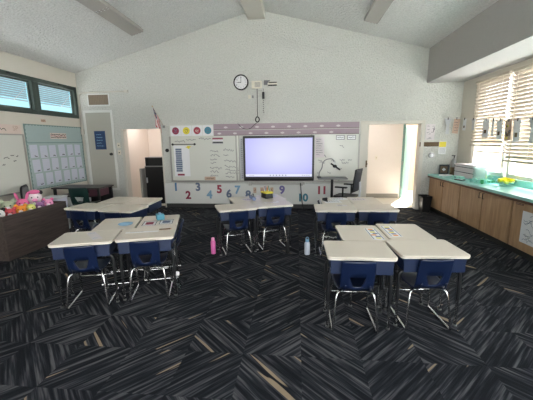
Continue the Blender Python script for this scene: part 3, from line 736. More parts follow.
for (x, y, rot, w, h, kind, m_, lab) in ART:
    z = linez(x, y)
    t = thing('hanging_artwork', lab, 'artwork', (x, y, z), (rot[0], 0, rot[2]), 'artwork on the clothesline')
    b = MB()
    if kind == 'bird': b.prism([(-w/2, .005), (w/2, 0), (w*.22, -h*.45), (w*.3, -h), (-w*.22, -h), (-w*.12, -h*.45)], 0, .002)
    else: b.box((0, -h/2, .001), (w, h, .002), (0, 0, random.uniform(-.10, .10)))
    if kind == 'spot': b.mat(1).box((-w*.05, -h*.68, .0026), (w*.42, h*.2, .001))
    if kind == 'busy':
        for k in range(12): b.mat(random.choice((1, 2, 3))).box((random.uniform(-.3, .3)*w, -h*random.uniform(.15, .9), .0026+k*.0001), (w*.25, h*.1, .0006), (0, 0, random.uniform(-1, 1)))
    if kind == 'sheet':
        b.mat(2)
        for k in range(4): b.scribble(-w*.3, -h*(.25+.18*k), w*.6, h*.08, .01, .0027, 3)
    b.build('paper', ['tan' if m_ == 'tan' else 'grey_light' if m_ == 'grey' else 'white_paper', 'brown', 'ink_grey', 'yellow'], t)
    MB().box((0, .0, .006), (.014, .05, .012)).build('clothes_peg', 'black', t)

# ------------------------------------------------------------------ left wall boards
bb = thing('bulletin_board', 'sage green bulletin board with zigzag border below the clerestory window', 'bulletin board', on_left(6.87, 1.38), LEFT)
MB().box((0, 0, .008), (1.72, 1.36, .016)).build('backing', 'sage', bb)
b = MB()
W2, H2 = .86, .68
n = 43
for sy in (-1, 1):
    P = []
    for k in range(n+1): P.append((-W2+2*W2*k/n, sy*(H2-(.03 if k % 2 else .012))))
    b.prism([(-W2, sy*H2)]+P+[(W2, sy*H2)], .016, .019)
n = 34
for sx in (-1, 1):
    P = []
    for k in range(n+1): P.append((sx*(W2-(.03 if k % 2 else .012)), -H2+2*H2*k/n))
    b.prism([(sx*W2, -H2)]+P+[(sx*W2, H2)], .0162, .0192)
b.build('zigzag_border', 'sage_dark', bb)
b = MB(); b.box((0, .30, .017), (1.66, .016, .004)); b.build('divider_line', 'sage_dark', bb)
t = thing('title_strip', 'white and red title strip on the sage bulletin board', 'sign', on_left(6.92, 1.38+.45, .0165), LEFT)
b = MB(); b.box((0, 0, .001), (.50, .13, .002)).mat(1); random.seed(8); b.scribble(-.23, .03, .46, .035, .014, .0027, 12); b.scribble(-.23, -.03, .46, .035, .014, .0027, 12); b.mat(2).scribble(-.24, .0, .48, .05, .008, .0031, 9)
b.build('strip', ['pink_paper', 'ink', 'red'], t)
rown = ('top', 'middle', 'bottom'); ordn = ('first', 'second', 'third', 'fourth', 'fifth', 'sixth')
random.seed(5)
for r in range(3):
    for c in range(6):
        y = 6.87-.70+.03*r + c*.262 + random.uniform(-.01, .01)+(.02 if c > 2 else 0); z = 1.50-r*.295+random.uniform(-.01, .01)
        t = thing('worksheet', 'white pupil worksheet, %s in the %s row of the sage board counting toward the corner' % (ordn[c], rown[r]), 'paper', on_left(y, z, .0155), LEFT, 'worksheets on the sage board')
        b = MB(); a = random.uniform(-.05, .05)
        b.box((0, 0, .001), (.20, .265, .002), (0, 0, a)).mat(1)
        for k in range(4): b.scribble(-.07, .09-k*.05, .13*random.uniform(.5, 1), .012, .003, .0027, 4)
        b.mat(2).scribble(0, -.10, .07, .035, .016, .003, 4)
        b.build('sheet', ['paper_lilac', 'grey_light', 'ink'], t)
t = thing('name_label', 'tiny tan label on the wall above the sage bulletin board', 'label', on_left(6.55, 2.15, -.002), LEFT)
b = MB(); b.box((0, 0, .002), (.13, .06, .004)).mat(1).scribble(-.05, 0, .1, .03, .01, .0046, 4); b.build('card', ['tan', 'brown'], t)
wl = thing('side_whiteboard', 'plain whiteboard on the clerestory wall beside the sage bulletin board', 'whiteboard', on_left(4.40, 1.28), LEFT)
MB().box((0, 0, .012), (3.06, 1.10, .024)).build('writing_surface', 'white_board', wl)
b = MB(); b.box((1.545, 0, .016), (.035, 1.14, .032)); b.box((-1.545, 0, .016), (.035, 1.14, .032)); b.box((0, .56, .016), (3.1, .025, .032)); b.box((0, -.56, .03), (3.1, .025, .06)); b.build('frame', 'board_frame', wl, bevel=.003)
b = MB(); random.seed(14)
for (u, v, w) in ((1.05, .12, .12), (1.20, .16, .08), (1.0, .0, .06), (1.25, .06, .06), (1.32, .15, .05)): b.scribble(u, v, w, .05, .012, .025, 3)
b.build('handwriting', 'ink', wl)
t = thing('header_strip', 'pale pink header strip with lettering above the plain whiteboard', 'sign', on_left(4.40, 1.935), LEFT)
b = MB(); b.box((0, 0, .002), (3.1, .19, .004)).mat(1); random.seed(17)
b.scribble(1.05, 0, .16, .07, .012, .0046, 4); b.mat(2).text('SP', .13, 1.42, .02, .0042, .0005)
b.build('strip', ['pink_paper', 'ink', 'tan'], t)
b = MB()

# ------------------------------------------------------------------ desks and chairs
def make_desk():
    t = thing('student_desk', 'desk', 'desk')
    W, Dp = .575, .45
    b = MB(); b.prism(roundrect(W, Dp, .035), .680, .700); b.build('desktop', 'laminate', t, bevel=.004)
    b = MB(); b.prism(roundrect(W-.006, Dp-.006, .033), .672, .680); b.build('edge_band', 'edge', t)
    # book box: open toward the pupil
    b = MB(); w, d = .535, .40; z0, z1 = .540, .672
    b.prism([(-w/2+.02, z0), (w/2-.02, z0), (w/2, z1), (w/2-.008, z1), (w/2-.026, z0+.008), (-w/2+.026, z0+.008), (-w/2+.008, z1), (-w/2, z1)], -d/2, d/2, Euler(BACK).to_matrix().to_4x4())
    b.box((0, d/2-.004, (z0+z1)/2+.003), (w-.04, .008, z1-z0-.006)); b.box((0, -d/2+.002, (z0+z1)/2+.001), (w-.022, .010, z1-z0-.004))
    b.build('book_box', 'navy', t, bevel=.004)
    for sx in (-1, 1):
        for y in (-.125, .145):
            l = MB().tube([(sx*.16, y, .533), (sx*.21, y, .533), (sx*.258, y, .515), (sx*.264, y, .45), (sx*.264, y, .25)], .0155, 10, 2).build('leg', 'black_tube', t, smooth=True)
            MB().cyl((sx*.264, y, .135), .012, .236, 12).build('leg_insert', 'chrome', l, smooth=40)
            MB().lathe([(.010, .018), (.016, .014), (.017, .004), (.015, 0)], (sx*.264, y, 0), 12).build('foot_glide', 'metal', l, smooth=40)
    b = MB(); b.tube([(-.262, .145, .30), (.262, .145, .30)], .009, 8); b.build('cross_bar', 'black_tube', t, smooth=True)
    return t
def make_chair(shell='navy_dark', tube='chrome'):
    t = thing('student_chair', 'chair', 'chair')
    prof = [(.20, .352), (.19, .372), (.15, .382), (.05, .376), (-.06, .372), (-.14, .376), (-.185, .392), (-.212, .435), (-.222, .462), (-.231, .495), (-.241, .532), (-.254, .58), (-.268, .63), (-.280, .668), (-.286, .684)]
    wid = [.150, .162, .170, .172, .166, .152, .140, .137, .138, .139, .140, .140, .139, .135, .122]
    def cols(i):
        h = .40 if i < 6 else (.24+.25*(i-7)/3 if 7 <= i <= 10 else (.3 if i == 6 else .50))
        return [-1, -.93, -.8, -(h+.8)/2, -h, -h/2, 0, h/2, h, (h+.8)/2, .8, .93, 1]
    def shellpart(i0, i1, name, hole):
        b = MB(); g = []
        for i in range(i0, i1+1):
            y, z = prof[i]; row = []
            for tt in cols(i):
                curve = .018*tt*tt
                if i < 6: p = (wid[i]*tt, y, z+curve*.9)
                else: p = (wid[i]*tt, y+curve*1.3, z)
                row.append(b.bm.verts.new(p))
            g.append(row)
        for i in range(len(g)-1):
            for j in range(12):
                if hole and i0+i in (7, 8, 9) and 4 <= j <= 7: continue
                b.bm.faces.new((g[i][j], g[i][j+1], g[i+1][j+1], g[i+1][j]))
        o = b.build(name, shell, t, smooth=True)
        s = o.modifiers.new('thick', 'SOLIDIFY'); s.thickness = .010; s.offset = 0
        return o
    shellpart(0, 6, 'seat', False); shellpart(6, len(prof)-1, 'backrest', True)
    for sx in (-1, 1):
        P = [(sx*.10, .10, .362), (sx*.14, .12, .355), (sx*.165, .145, .325), (sx*.190, .205, .03), (sx*.191, .205, .011), (sx*.191, .18, .010), (sx*.191, -.16, .010), (sx*.191, -.205, .011), (sx*.190, -.205, .03), (sx*.165, -.165, .325), (sx*.14, -.14, .355), (sx*.10, -.10, .362)]
        MB().tube(P, .0105, 10, 2).build('sled_leg', tube, t, smooth=True)
    MB().tube([(-.176, .175, .20), (.176, .175, .20)], .009, 8).build('stretcher', tube, t, smooth=True)
    for sx in (-1, 1): MB().tube([(sx*.11, -.13, .360), (sx*.108, -.205, .39), (sx*.10, -.245, .46)], .006, 8, 1).build('back_support', shell, t, smooth=True)
    return t
desk0, chair0 = make_desk(), make_chair()
dused = [False]; cused = [False]
def place_desk(x, y, deg, lab):
    if not dused[0]: dused[0] = True; o = desk0; o.location = (x, y, 0); o.rotation_euler = (0, 0, R(deg)); o['label'] = lab; o['group'] = 'beige and navy student desks'
    else: o = dup(desk0, (x, y, 0), R(deg), lab, 'beige and navy student desks')
    return o
def place_chair(x, y, deg, lab):
    if not cused[0]: cused[0] = True; o = chair0; o.location = (x, y, 0); o.rotation_euler = (0, 0, R(deg)); o['label'] = lab; o['group'] = 'navy student chairs'
    else: o = dup(chair0, (x, y, 0), R(deg), lab, 'navy student chairs')
    return o
def chair_at(desk, lab, back=.0, side=0.0, turn=0):
    a = desk.rotation_euler.z; v = Vector((-math.sin(a), math.cos(a))); u = Vector((math.cos(a), math.sin(a)))
    p = Vector(desk.location[:2]) + v*(.0-back) + u*side
    return place_chair(p.x, p.y, math.degrees(a)+turn, lab)
CL = {
 'cabinet': [(.55, 2.755, 0, 'beige-topped desk set closest to the camera, away from the cabinets', 'navy chair tucked under the desk closest to the camera'),
             (1.155, 2.84, 3.5, 'beige-topped desk near the birch cabinets with a bare top', 'navy chair under the bare desk near the birch cabinets'),
             (.672, 3.28, -89, 'beige-topped desk with a name strip, behind the one closest to the camera', ''),
             (1.14, 3.365, 91, 'beige-topped desk with a name strip, near the birch cabinets', '')],
 'doorway': [(.555, 4.57, 0, 'beige-topped desk behind the pale blue bottle, holding a small card', 'navy chair under the desk beside the pale blue bottle'),
             (1.135, 4.615, 1, 'bare beige-topped desk in line with the entry doorway', 'navy chair under the desk in line with the entry doorway'),
             (.632, 5.095, -90, 'beige-topped desk with worksheets and stapler before the office chair', 'navy chair sideways at the desk with worksheets and stapler'),
             (1.088, 5.14, 91, 'beige-topped desk with one pale worksheet close to the entry doorway', '')],
 'screen': [(-.905, 4.572, 22, 'angled beige-topped desk standing behind the pink bottle', 'navy chair under the angled desk behind the pink bottle'),
            (-.385, 4.84, 20, 'angled beige-topped desk standing behind the black bottle', 'navy chair under the angled desk behind the black bottle'),
            (-.868, 5.15, -68, 'angled beige-topped desk with headphones before the screen', ''),
            (-.46, 5.36, 110, 'angled beige-topped desk holding the black and yellow basket', '')],
 'chest': [(-2.16, 2.966, 17, 'beige-topped desk with a pale strip, beside the toy chest', 'navy chair under the desk with the shiny paper strip'),
           (-1.598, 3.16, 16, 'beige-topped desk with two pencils and a long name strip', 'navy chair under the desk with two pencils'),
           (-2.135, 3.517, -73, 'beige-topped desk carrying the pale blue plate', 'navy chair sideways at the desk with the blue plate'),
           (-1.69, 3.675, 107, 'beige-topped desk carrying the teal box and picture cards', 'navy chair sideways at the desk with the teal box')],
 'green': [(-3.175, 4.508, -9, 'bare beige-topped desk in the far cluster, closest to the toy chest', 'navy chair in the far cluster, closest to the toy chest'),
           (-2.58, 4.419, -8, 'bare beige-topped desk in the far cluster, front corner away from toys', 'navy chair in the far cluster, second from the toy chest'),
           (-3.02, 5.06, -88, 'bare beige-topped desk in the far cluster, before the green chair', ''),
           (-2.555, 4.995, 92, 'bare beige-topped desk in the far cluster, toward the side doorway', '')],
}
DESK = {}
for key, lst in CL.items():
    for k, (x, y, a, lab, clab) in enumerate(lst):
        d = place_desk(x, y, a, lab); DESK[key, k] = d
        if clab: chair_at(d, clab, .0, {('cabinet', 0): -.035, ('cabinet', 1): -.01}.get((key, k), 0))

# things on the desks, given in desk coordinates
def on_desk(key, x, y, z=.7005):
    d = DESK[key]; a = d.rotation_euler.z
    return (d.location.x+x*math.cos(a)-y*math.sin(a), d.location.y+x*math.sin(a)+y*math.cos(a), z), a
def name_mat(key, x, y, turn, lab):
    p, a = on_desk(key, x, y); t = thing('name_strip', lab, 'name strip', p, a+turn, 'desk name strips')
    MB().box((0, 0, .0006), (.40, .12, .0012)).build('sheet', 'white_paper', t)
    b = MB(); random.seed(len(lab))
    for k in range(7): b.mat(k % 4).box((-.16+k*.052, random.uniform(-.015, .015), .0016), (.036, .05, .0008))
    b.mat(3); b.box((0, .048, .0016), (.38, .008, .0008)); b.box((0, -.048, .0016), (.38, .008, .0008))
    b.build('printing', ['orange', 'slate', 'yellow', 'ink_blue'], t)
name_mat(('cabinet', 2), 0.05, .13, 0, 'printed name strip on the board-side desk away from the cabinets')
name_mat(('cabinet', 3), -.02, .14, 0, 'printed name strip on the board-side desk toward the cabinets')
def paper(key, x, y, turn, w, h, lab, mats=('white_paper', 'ink_blue'), name='paper_sheet', cat='paper', ln=5, pic=0):
    p, a = on_desk(key, x, y); t = thing(name, lab, cat, p, a+turn)
    b = MB(); b.box((0, 0, .0006), (w, h, .0012)).mat(1); random.seed(len(lab)+3)
    for k in range(ln): b.scribble(-w*.38, h*(.32-.64*k/max(1, ln-1)), w*.76*random.uniform(.5, 1), h*.08, .008, .0018, 5)
    if pic:
        b.box((0, 0, .0022), (w*.55, h*.5, .0006)); b.mat(2)
        for x, y, ww, hh in ((0, h*.47, w, .008), (0, -h*.47, w, .008), (w*.46, 0, .008, h), (-w*.46, 0, .008, h)): b.box((x, y, .0022), (ww, hh, .0006))
    b.build('sheet', list(mats)+['ink'], t); return t
paper(('chest', 0), .06, .02, .5, .09, .32, 'shiny white strip of paper on the desk beside the toy chest', ('cloud', 'lightblue'), ln=2)
paper(('chest', 1), -.06, .02, 0, .34, .045, 'long white name strip on the desk with pencils', ('white_paper', 'ink_grey'), 'name_strip', 'name strip', 1)
paper(('chest', 3), -.13, .10, PI/2, .16, .22, 'white card with red picture on the desk beside the teal box', ('white_paper', 'maroon'), 'picture_card', 'card', 5, 1)
paper(('chest', 3), -.10, -.09, PI/2, .16, .22, 'white card with blue picture on the desk under the teal box', ('white_paper', 'slate'), 'picture_card', 'card', 5, 1)
p, a = on_desk(('chest', 3), .06, .00); t = thing('tissue_box', 'small teal box standing on the desk beside the picture cards', 'box', p, a+.3)
MB().box((0, 0, .035), (.10, .09, .07)).build('box', 'teal', t, bevel=.004); MB().prism([(-.03, -.012), (.03, -.012), (.035, .012), (-.03, .012)], .07, .085).build('flap', 'lightblue', t)
p, a = on_desk(('chest', 2), .10, .10); t = thing('plate', 'small pale blue plate on the desk beside the toy chest', 'plate', p, a)
MB().lathe([(.03, 0), (.075, .006), (.085, .014), (.082, .016), (.07, .009), (.0, .005)], (0, 0, 0), 24).build('dish', 'lightblue', t, smooth=True)
for k in range(2):
    p, a = on_desk(('chest', 1), .17+.0*k, .06+.02*k, .706); t = thing('pencil', ('brown pencil lying on the desk, lower of two beside the name strip', 'brown pencil lying on the desk, upper of two beside the name strip')[k], 'pencil', p, a+.06*k)
    MB().cyl((0, 0, 0), .005, .12, 8, rot=(0, PI/2, 0)).build('barrel', 'brown', t); MB().cyl((.068, 0, 0), .005, .02, 8, .001, rot=(0, PI/2, 0)).build('point', 'tan', t)
# doorway cluster papers
paper(('doorway', 2), .10, -.06, .2, .2, .26, 'open white worksheet on the board-side desk before the office chair', ('white_paper', 'ink_grey'))
paper(('doorway', 2), -.14, .06, .5, .2, .26, 'white worksheet turned askew beside the black stapler', ('white_paper', 'ink_grey'))
paper(('doorway', 3), .08, .08, .1, .2, .26, 'pale worksheet on the desk nearest the entry doorway', ('cloud', 'ink_grey'))
paper(('doorway', 0), .12, .13, 0, .16, .10, 'small white card on the camera-side desk before the office chair', ('cloud', 'ink'), ln=3)
p, a = on_desk(('doorway', 2), .04, -.17); t = thing('stapler', 'small black stapler at the corner of the board-side desk', 'stapler', p, a+.4)
MB().box((0, 0, .008), (.14, .035, .016)).build('base', 'black', t, bevel=.003); MB().prism([(-.07, .018), (.05, .018), (.06, .05), (.03, .06), (-.07, .035)], -.015, .015, Euler(BACK).to_matrix().to_4x4()).build('arm', 'black', t, bevel=.003)
# screen cluster
p, a = on_desk(('screen', 3), -.02, .05); t = thing('pencil_basket', 'black basket with yellow rim on the desk before the display screen', 'basket', p, a+.2)
MB().prism(roundrect(.20, .15, .03), 0, .085).build('basket', 'black', t, bevel=.004); MB().prism(roundrect(.21, .16, .03), .085, .105).build('rim', 'yellow', t, bevel=.003)
for k in range(4):
    o = MB().cyl((0, 0, .05), .005, .10, 8).build('crayon', ('red', 'blue', 'orange', 'green')[k], loc=(p[0]-.06+.035*k, p[1]+.01*k, .806), rot=(.25-.1*k, .2-.15*k, 0)); tag(o, ('red', 'blue', 'orange', 'green')[k]+' crayon standing in the black basket', 'crayon', 'crayons in the basket')
paper(('screen', 2), .05, .05, .4, .22, .16, 'white paper on the desk under the wire tangle', ('cloud', 'indigo'))
p, a = on_desk(('screen', 2), .10, .12); t = thing('wire_tangle', 'grey tangle of headphones cord on the desk before the screen', 'headphones', p, a)
b = MB(); b.tube([(-.09, 0, .008), (-.08, 0, .06), (-.03, .01, .10), (.03, .01, .10), (.08, 0, .06), (.09, 0, .008)], .008, 8, 2); b.build('headband', 'grey_plastic', t, smooth=True)
for s in (-1, 1): MB().cyl((s*.09, 0, .035), .033, .03, 16, rot=(0, PI/2, 0)).build('ear_cup', 'slate', t, smooth=40)
paper(('screen', 1), .02, .06, .1, .24, .07, 'white strip with red pencil drawing on the camera-side desk', ('white_paper', 'red'), ln=2)
paper(('screen', 3), .13, -.05, .3, .2, .16, 'lilac paper on the desk beside the black basket', ('paper_lilac', 'indigo'), ln=4)

# bottles on the floor
def bottle(loc, lab, m1, m2, h, r, loop=False, strap=None):
    t = thing('water_bottle', lab, 'bottle', loc)
    MB().lathe([(r*.9, 0), (r, .006), (r, h*.72), (r*.85, h*.80), (r*.62, h*.84)], seg=18).build('body', m1, t, smooth=50)
    MB().lathe([(r*.66, h*.84), (r*.68, h*.86), (r*.68, h*.97), (r*.5, h)], seg=18).build('cap', m2, t, smooth=50)
    if loop: MB().tube([(-r*.5, 0, h*.95), (-r*.5, 0, h*1.1), (0, 0, h*1.16), (r*.5, 0, h*1.1), (r*.5, 0, h*.95)], .006, 8, 2).build('carry_loop', m2, t, smooth=True)
bottle((-1.237, 4.434, 0), 'pink water bottle on the carpet beside the screen cluster', 'pinkbottle', 'plush_blush', .25, .036)
bottle((.165, 4.49, 0), 'pale blue water bottle with carry loop standing on the carpet', 'whitebottle', 'lightblue', .23, .04, True)
bottle((-.127, 4.53, 0), 'black water bottle standing on the carpet under the screen cluster', 'black_matte', 'black', .21, .032)
bottle((-1.33, 3.235, 0), 'clear water bottle with white cap by the desk legs', 'clear', 'white_paper', .22, .034)


# ------------------------------------------------------------------ toy chest with soft toys
ch = thing('toy_chest', 'low dark woodgrain open chest full of soft toys beside the whiteboard wall', 'chest', (-4.40, 4.55, 0), 0)
b = MB(); b.box((.295, 0, .325), (.03, 1.24, .65)); b.box((-.295, 0, .325), (.03, 1.24, .65)); b.box((0, .605, .325), (.56, .03, .65)); b.box((0, -.605, .325), (.56, .03, .65)); b.build('side_panel', 'chest', ch, bevel=.004)
MB().box((0, 0, .43), (.56, 1.18, .03)).build('shelf', 'chest', ch)
def plush(loc, lab, m1, m2, s, rz, ears='round', tilt=0, extra=None):
    t = thing('soft_toy', lab, 'soft toy', loc, (tilt, 0, rz), 'soft toys in the dark chest')
    b = MB(); b.ball((0, 0, .075*s), (.075*s, .065*s, .08*s)); b.ball((0, -.012*s, .19*s), (.075*s, .068*s, .066*s))
    for k in (-1, 1):
        b.ball((k*.075*s, -.035*s, .10*s), (.03*s, .055*s, .026*s), 10, (.6, 0, k*.5)); b.ball((k*.05*s, -.08*s, .032*s), (.032*s, .06*s, .032*s), 10, (0, 0, k*.35))
    o = b.build('body', m1, t, smooth=True)
    r = o.modifiers.new('r', 'REMESH'); r.mode = 'VOXEL'; r.voxel_size = .012*s; r.use_smooth_shade = True
    for k in (-1, 1):
        e = (.027*s, .014*s, .027*s) if ears == 'round' else (.018*s, .012*s, .06*s)
        MB().ball((k*.055*s, 0, (.25 if ears == 'round' else .285)*s), e, 10, (0, k*.3, 0)).build('ear', m2, t, smooth=True)
        MB().ball((k*.028*s, -.075*s, .205*s), .008*s, 8).build('eye', 'black', t, smooth=True)
    MB().ball((0, -.078*s, .175*s), (.028*s, .022*s, .02*s), 10).build('muzzle', 'plush_snow' if m1 != 'plush_snow' else 'plush_blush', t, smooth=True)
    if extra: MB().ball((0, -.02*s, .262*s), (.055*s, .05*s, .025*s), 12).build('hat', extra, t, smooth=True)
F = R(40)
plush((-4.30, 4.08, .447), 'white soft toy with black ears at the near end of the chest', 'plush_panda', 'black', 1.1, F)
plush((-4.30, 4.27, .447), 'rose red soft toy in the chest beside the white one', 'plush_rose', 'plush_rose', 1.0, F)
plush((-4.29, 4.45, .447), 'orange soft toy in the chest between red and yellow ones', 'plush_orange', 'plush_orange', 1.05, F)
plush((-4.29, 4.63, .447), 'pale yellow soft toy in the chest beside the orange one', 'plush_lime', 'plush_sage', 1.0, F)
plush((-4.29, 4.81, .447), 'violet soft toy in the chest behind the pale yellow one', 'plush_violet', 'plush_violet', 1.0, F)
plush((-4.28, 4.99, .447), 'blush pink soft toy in the chest at its board end', 'plush_blush', 'plush_pink', 1.05, F)
plush((-4.52, 4.74, .447), 'bright pink long-eared soft toy sitting high in the chest', 'plush_pink', 'plush_pink', 1.25, F, 'long')
plush((-4.53, 4.48, .447), 'grey green soft toy sitting at the back of the chest', 'plush_sage', 'plush_sage', 1.3, F)
plush((-4.53, 5.01, .447), 'white soft toy wearing a pink hat at the back of the chest', 'plush_snow', 'black', 1.5, F, 'round', 0, 'plush_pink')
plush((-4.53, 4.20, .447), 'dark plum soft toy at the back of the chest', 'plush_plum', 'plush_plum', 1.3, F)

# ------------------------------------------------------------------ back corner: table, green chair, grey chair, bins
t = thing('work_table', 'dark wood work table in the corner under the sage bulletin board', 'table', (-4.72, 6.55, 0))
MB().box((0, 0, .705), (1.10, .55, .03)).build('tabletop', 'table_dark', t, bevel=.004)
for sx in (-1, 1):
    for sy in (-1, 1): MB().box((sx*.50, sy*.23, .345), (.045, .045, .69)).build('leg', 'black_tube', t)
MB().box((0, .235, .38), (1.0, .012, .60)).build('back_panel', 'black', t)
for z in (.30, .52): MB().box((-.05, 0, z), (.95, .46, .02)).build('shelf', 'black', t)
t = thing('storage_box', 'dark plum storage box under the end of the work table', 'box', (-4.33, 6.50, .531))
MB().box((0, 0, .075), (.24, .36, .15)).build('box_body', 'plush_plum', t, bevel=.006); MB().box((0, 0, .155), (.25, .37, .012)).build('lid', 'table_dark', t, bevel=.003)
for k in range(3):
    o = MB().box((0, 0, .03), (.42, .34, .06)).build('paper_tray', 'white_paper', loc=(-4.86, 6.50, .311+.062*k-(.0 if k < 2 else 0)), bevel=.004); tag(o, ('lowest', 'middle', 'topmost')[k]+' white paper tray stacked under the work table', 'tray', 'white paper trays')
g0 = make_chair('green_plastic', 'chrome'); g0.name = 'student_chair'; g0.location = (-4.25, 5.92, 0); g0.rotation_euler = (0, 0, R(14)); g0.scale = (1.2, 1.2, 1.2)
g0['label'] = 'dark green plastic chair with chrome legs before the work table'
gc = thing('task_chair', 'grey desk chair with black rim behind the toy chest', 'chair', (-4.95, 5.55, 0), R(-60))
b = MB(); b.prism(roundrect(.42, .36, .08, 6, 0, .68), -.02, .02, Matrix.Translation((0, -.2, 0)) @ Euler(BACK).to_matrix().to_4x4()); b.build('backrest', 'grey_plastic', gc, bevel=.01)
b = MB(); P = roundrect(.45, .40, .09, 6, 0, .68); b.tube([(x, -.2, z) for x, z in P]+[(P[0][0], -.2, P[0][1])], .017, 8); b.build('back_rim', 'black', gc, smooth=True)
MB().prism(roundrect(.44, .42, .06), .42, .48).build('seat', 'grey_plastic', gc, bevel=.012)
b = MB(); b.cyl((0, 0, .25), .025, .34, 14); b.box((0, -.18, .47), (.06, .06, .14)); b.build('column', 'black', gc)
for k in range(5): 
    a = 2*PI*k/5; MB().tube([(0, 0, .09), (.26*math.cos(a), .26*math.sin(a), .06)], .016, 8).build('base_leg', 'black', gc); MB().ball((.27*math.cos(a), .27*math.sin(a), .029), .028, 10).build('caster', 'black', gc, smooth=True)
for k, (x, y, z, c) in enumerate(((-4.62, 5.55, .0, 'grey_light'), (-4.62, 5.55, .332, 'paper_lilac'))):
    t = thing('plastic_bin', ('pale grey plastic bin on the floor behind the toy chest', 'lilac grey plastic bin stacked on the pale grey one')[k], 'bin', (x, y, z), R(8))
    b = MB(); b.prism(roundrect(.34, .30, .04), 0, .30); b.build('tub', c, t, bevel=.006); MB().prism(roundrect(.36, .32, .04), .30, .33).build('lid', 'grey_light', t, bevel=.004)

# ------------------------------------------------------------------ teacher stand and office chair
t = thing('standing_table', 'small grey pedestal table with gooseneck camera before the whiteboard', 'table', (.82, 7.34, 0))
MB().prism(roundrect(.66, .42, .03), .795, .82).build('tabletop', 'grey_plastic', t, bevel=.005)
MB().cyl((0, 0, .41), .03, .77, 16).build('pedestal', 'black_tube', t, smooth=40)
b = MB(); b.box((0, 0, .018), (.56, .06, .036)); b.box((-.27, 0, .018), (.05, .40, .036)); b.box((.27, 0, .018), (.05, .40, .036)); b.build('foot', 'black', t, bevel=.005)
t = thing('document_camera', 'black document camera on a curved gooseneck on the pedestal table', 'camera', (.52, 7.34, .82))
MB().cyl((0, 0, .012), .05, .024, 18).build('base', 'black', t)
MB().tube([(0, 0, .02), (.0, 0, .12), (.07, 0, .22), (.07, 0, .33), (.14, 0, .41), (.24, 0, .43), (.30, -.01, .42), (.33, -.02, .37)], .011, 8, 3).build('gooseneck', 'grey_plastic', t, smooth=True)
b = MB(); b.tube([(.26, -.02, .32), (.47, -.02, .18)], .018, 10); b.ball((.35, -.02, .26), (.05, .03, .035)); b.build('camera_head', 'black', t, smooth=True)
MB().tube([(.33, -.02, .37), (.35, -.02, .33), (.35, -.02, .26)], .006, 8, 1).build('head_bracket', 'grey_light', t, smooth=True)
oc = thing('office_chair', 'black mesh-backed office chair with armrests beside the pedestal table', 'office chair', (1.07, 6.85, 0), R(62))
b = MB(); b.prism(roundrect(.48, .46, .10), .43, .50); b.build('seat', 'black', oc, bevel=.02, seg=3)
b = MB(); nb = 8; g = []
for i in range(9):
    z = .60+.46*i/8; yb = -.24-.06*(i/8)-.01*math.sin(i/8*PI); row = []
    for j in range(nb+1):
        tt = -1+2*j/nb; row.append(b.bm.verts.new((tt*(.20+.015*math.sin(i/8*PI)), yb+.04*tt*tt, z)))
    g.append(row)
for i in range(8):
    for j in range(nb): b.bm.faces.new((g[i][j], g[i][j+1], g[i+1][j+1], g[i+1][j]))
o = b.build('backrest', 'mesh_black', oc, smooth=True); s = o.modifiers.new('s', 'SOLIDIFY'); s.thickness = .025
b = MB(); b.tube([(-.2, -.20, .60), (-.215, -.23, .85), (-.2, -.265, 1.06), (.2, -.265, 1.06), (.215, -.23, .85), (.2, -.20, .60), (-.2, -.20, .60)], .016, 8); b.build('back_frame', 'black', oc, smooth=True)
b = MB(); b.tube([(0, -.10, .42), (0, -.28, .44), (0, -.30, .62), (0, -.29, .80)], .024, 10, 1); b.build('back_spine', 'grey_light', oc, smooth=True)
for sx in (-1, 1):
    ar = MB().box((sx*.27, .02, .695), (.07, .26, .03)).build('armrest', 'black', oc, bevel=.01); MB().tube([(sx*.20, -.02, .45), (sx*.27, -.02, .47), (sx*.27, -.02, .69)], .018, 8, 1).build('arm_post', 'black', ar, smooth=True)
MB().cyl((0, 0, .26), .03, .34, 14).build('gas_column', 'black', oc)
for k in range(5):
    a = 2*PI*k/5+.3; l = MB().tube([(0, 0, .11), (.29*math.cos(a), .29*math.sin(a), .07)], .02, 8).build('base_leg', 'black', oc); MB().ball((.30*math.cos(a), .30*math.sin(a), .031), .03, 10).build('caster', 'black', l, smooth=True)

# bin
t = thing('trash_bin', 'black plastic waste bin between the doorway and the cabinet', 'bin', (3.0, 7.58, 0))
b = MB(); P0 = roundrect(.17, .27, .03); P1 = roundrect(.21, .32, .03)
lo = [b.bm.verts.new((x, y, 0)) for x, y in P0]; hi = [b.bm.verts.new((x, y, .36)) for x, y in P1]; n = len(lo)
inn = [b.bm.verts.new((x*.93, y*.95, .36)) for x, y in P1]; inb = [b.bm.verts.new((x*.9, y*.94, .02)) for x, y in P0]
b.bm.faces.new(lo[::-1]); b.bm.faces.new(inb)
for k in range(n):
    q = (k+1) % n; b.bm.faces.new((lo[k], lo[q], hi[q], hi[k])); b.bm.faces.new((hi[k], hi[q], inn[q], inn[k])); b.bm.faces.new((inn[k], inn[q], inb[q], inb[k]))
b.build('bin_body', 'black', t)
b = MB(); 
for k in range(1): b.tube([(x*1.02, y*1.02, .36) for x, y in P1]+[(P1[0][0]*1.02, P1[0][1]*1.02, .36)], .008, 8)
b.build('bin_rim', 'black_matte', t, smooth=True)

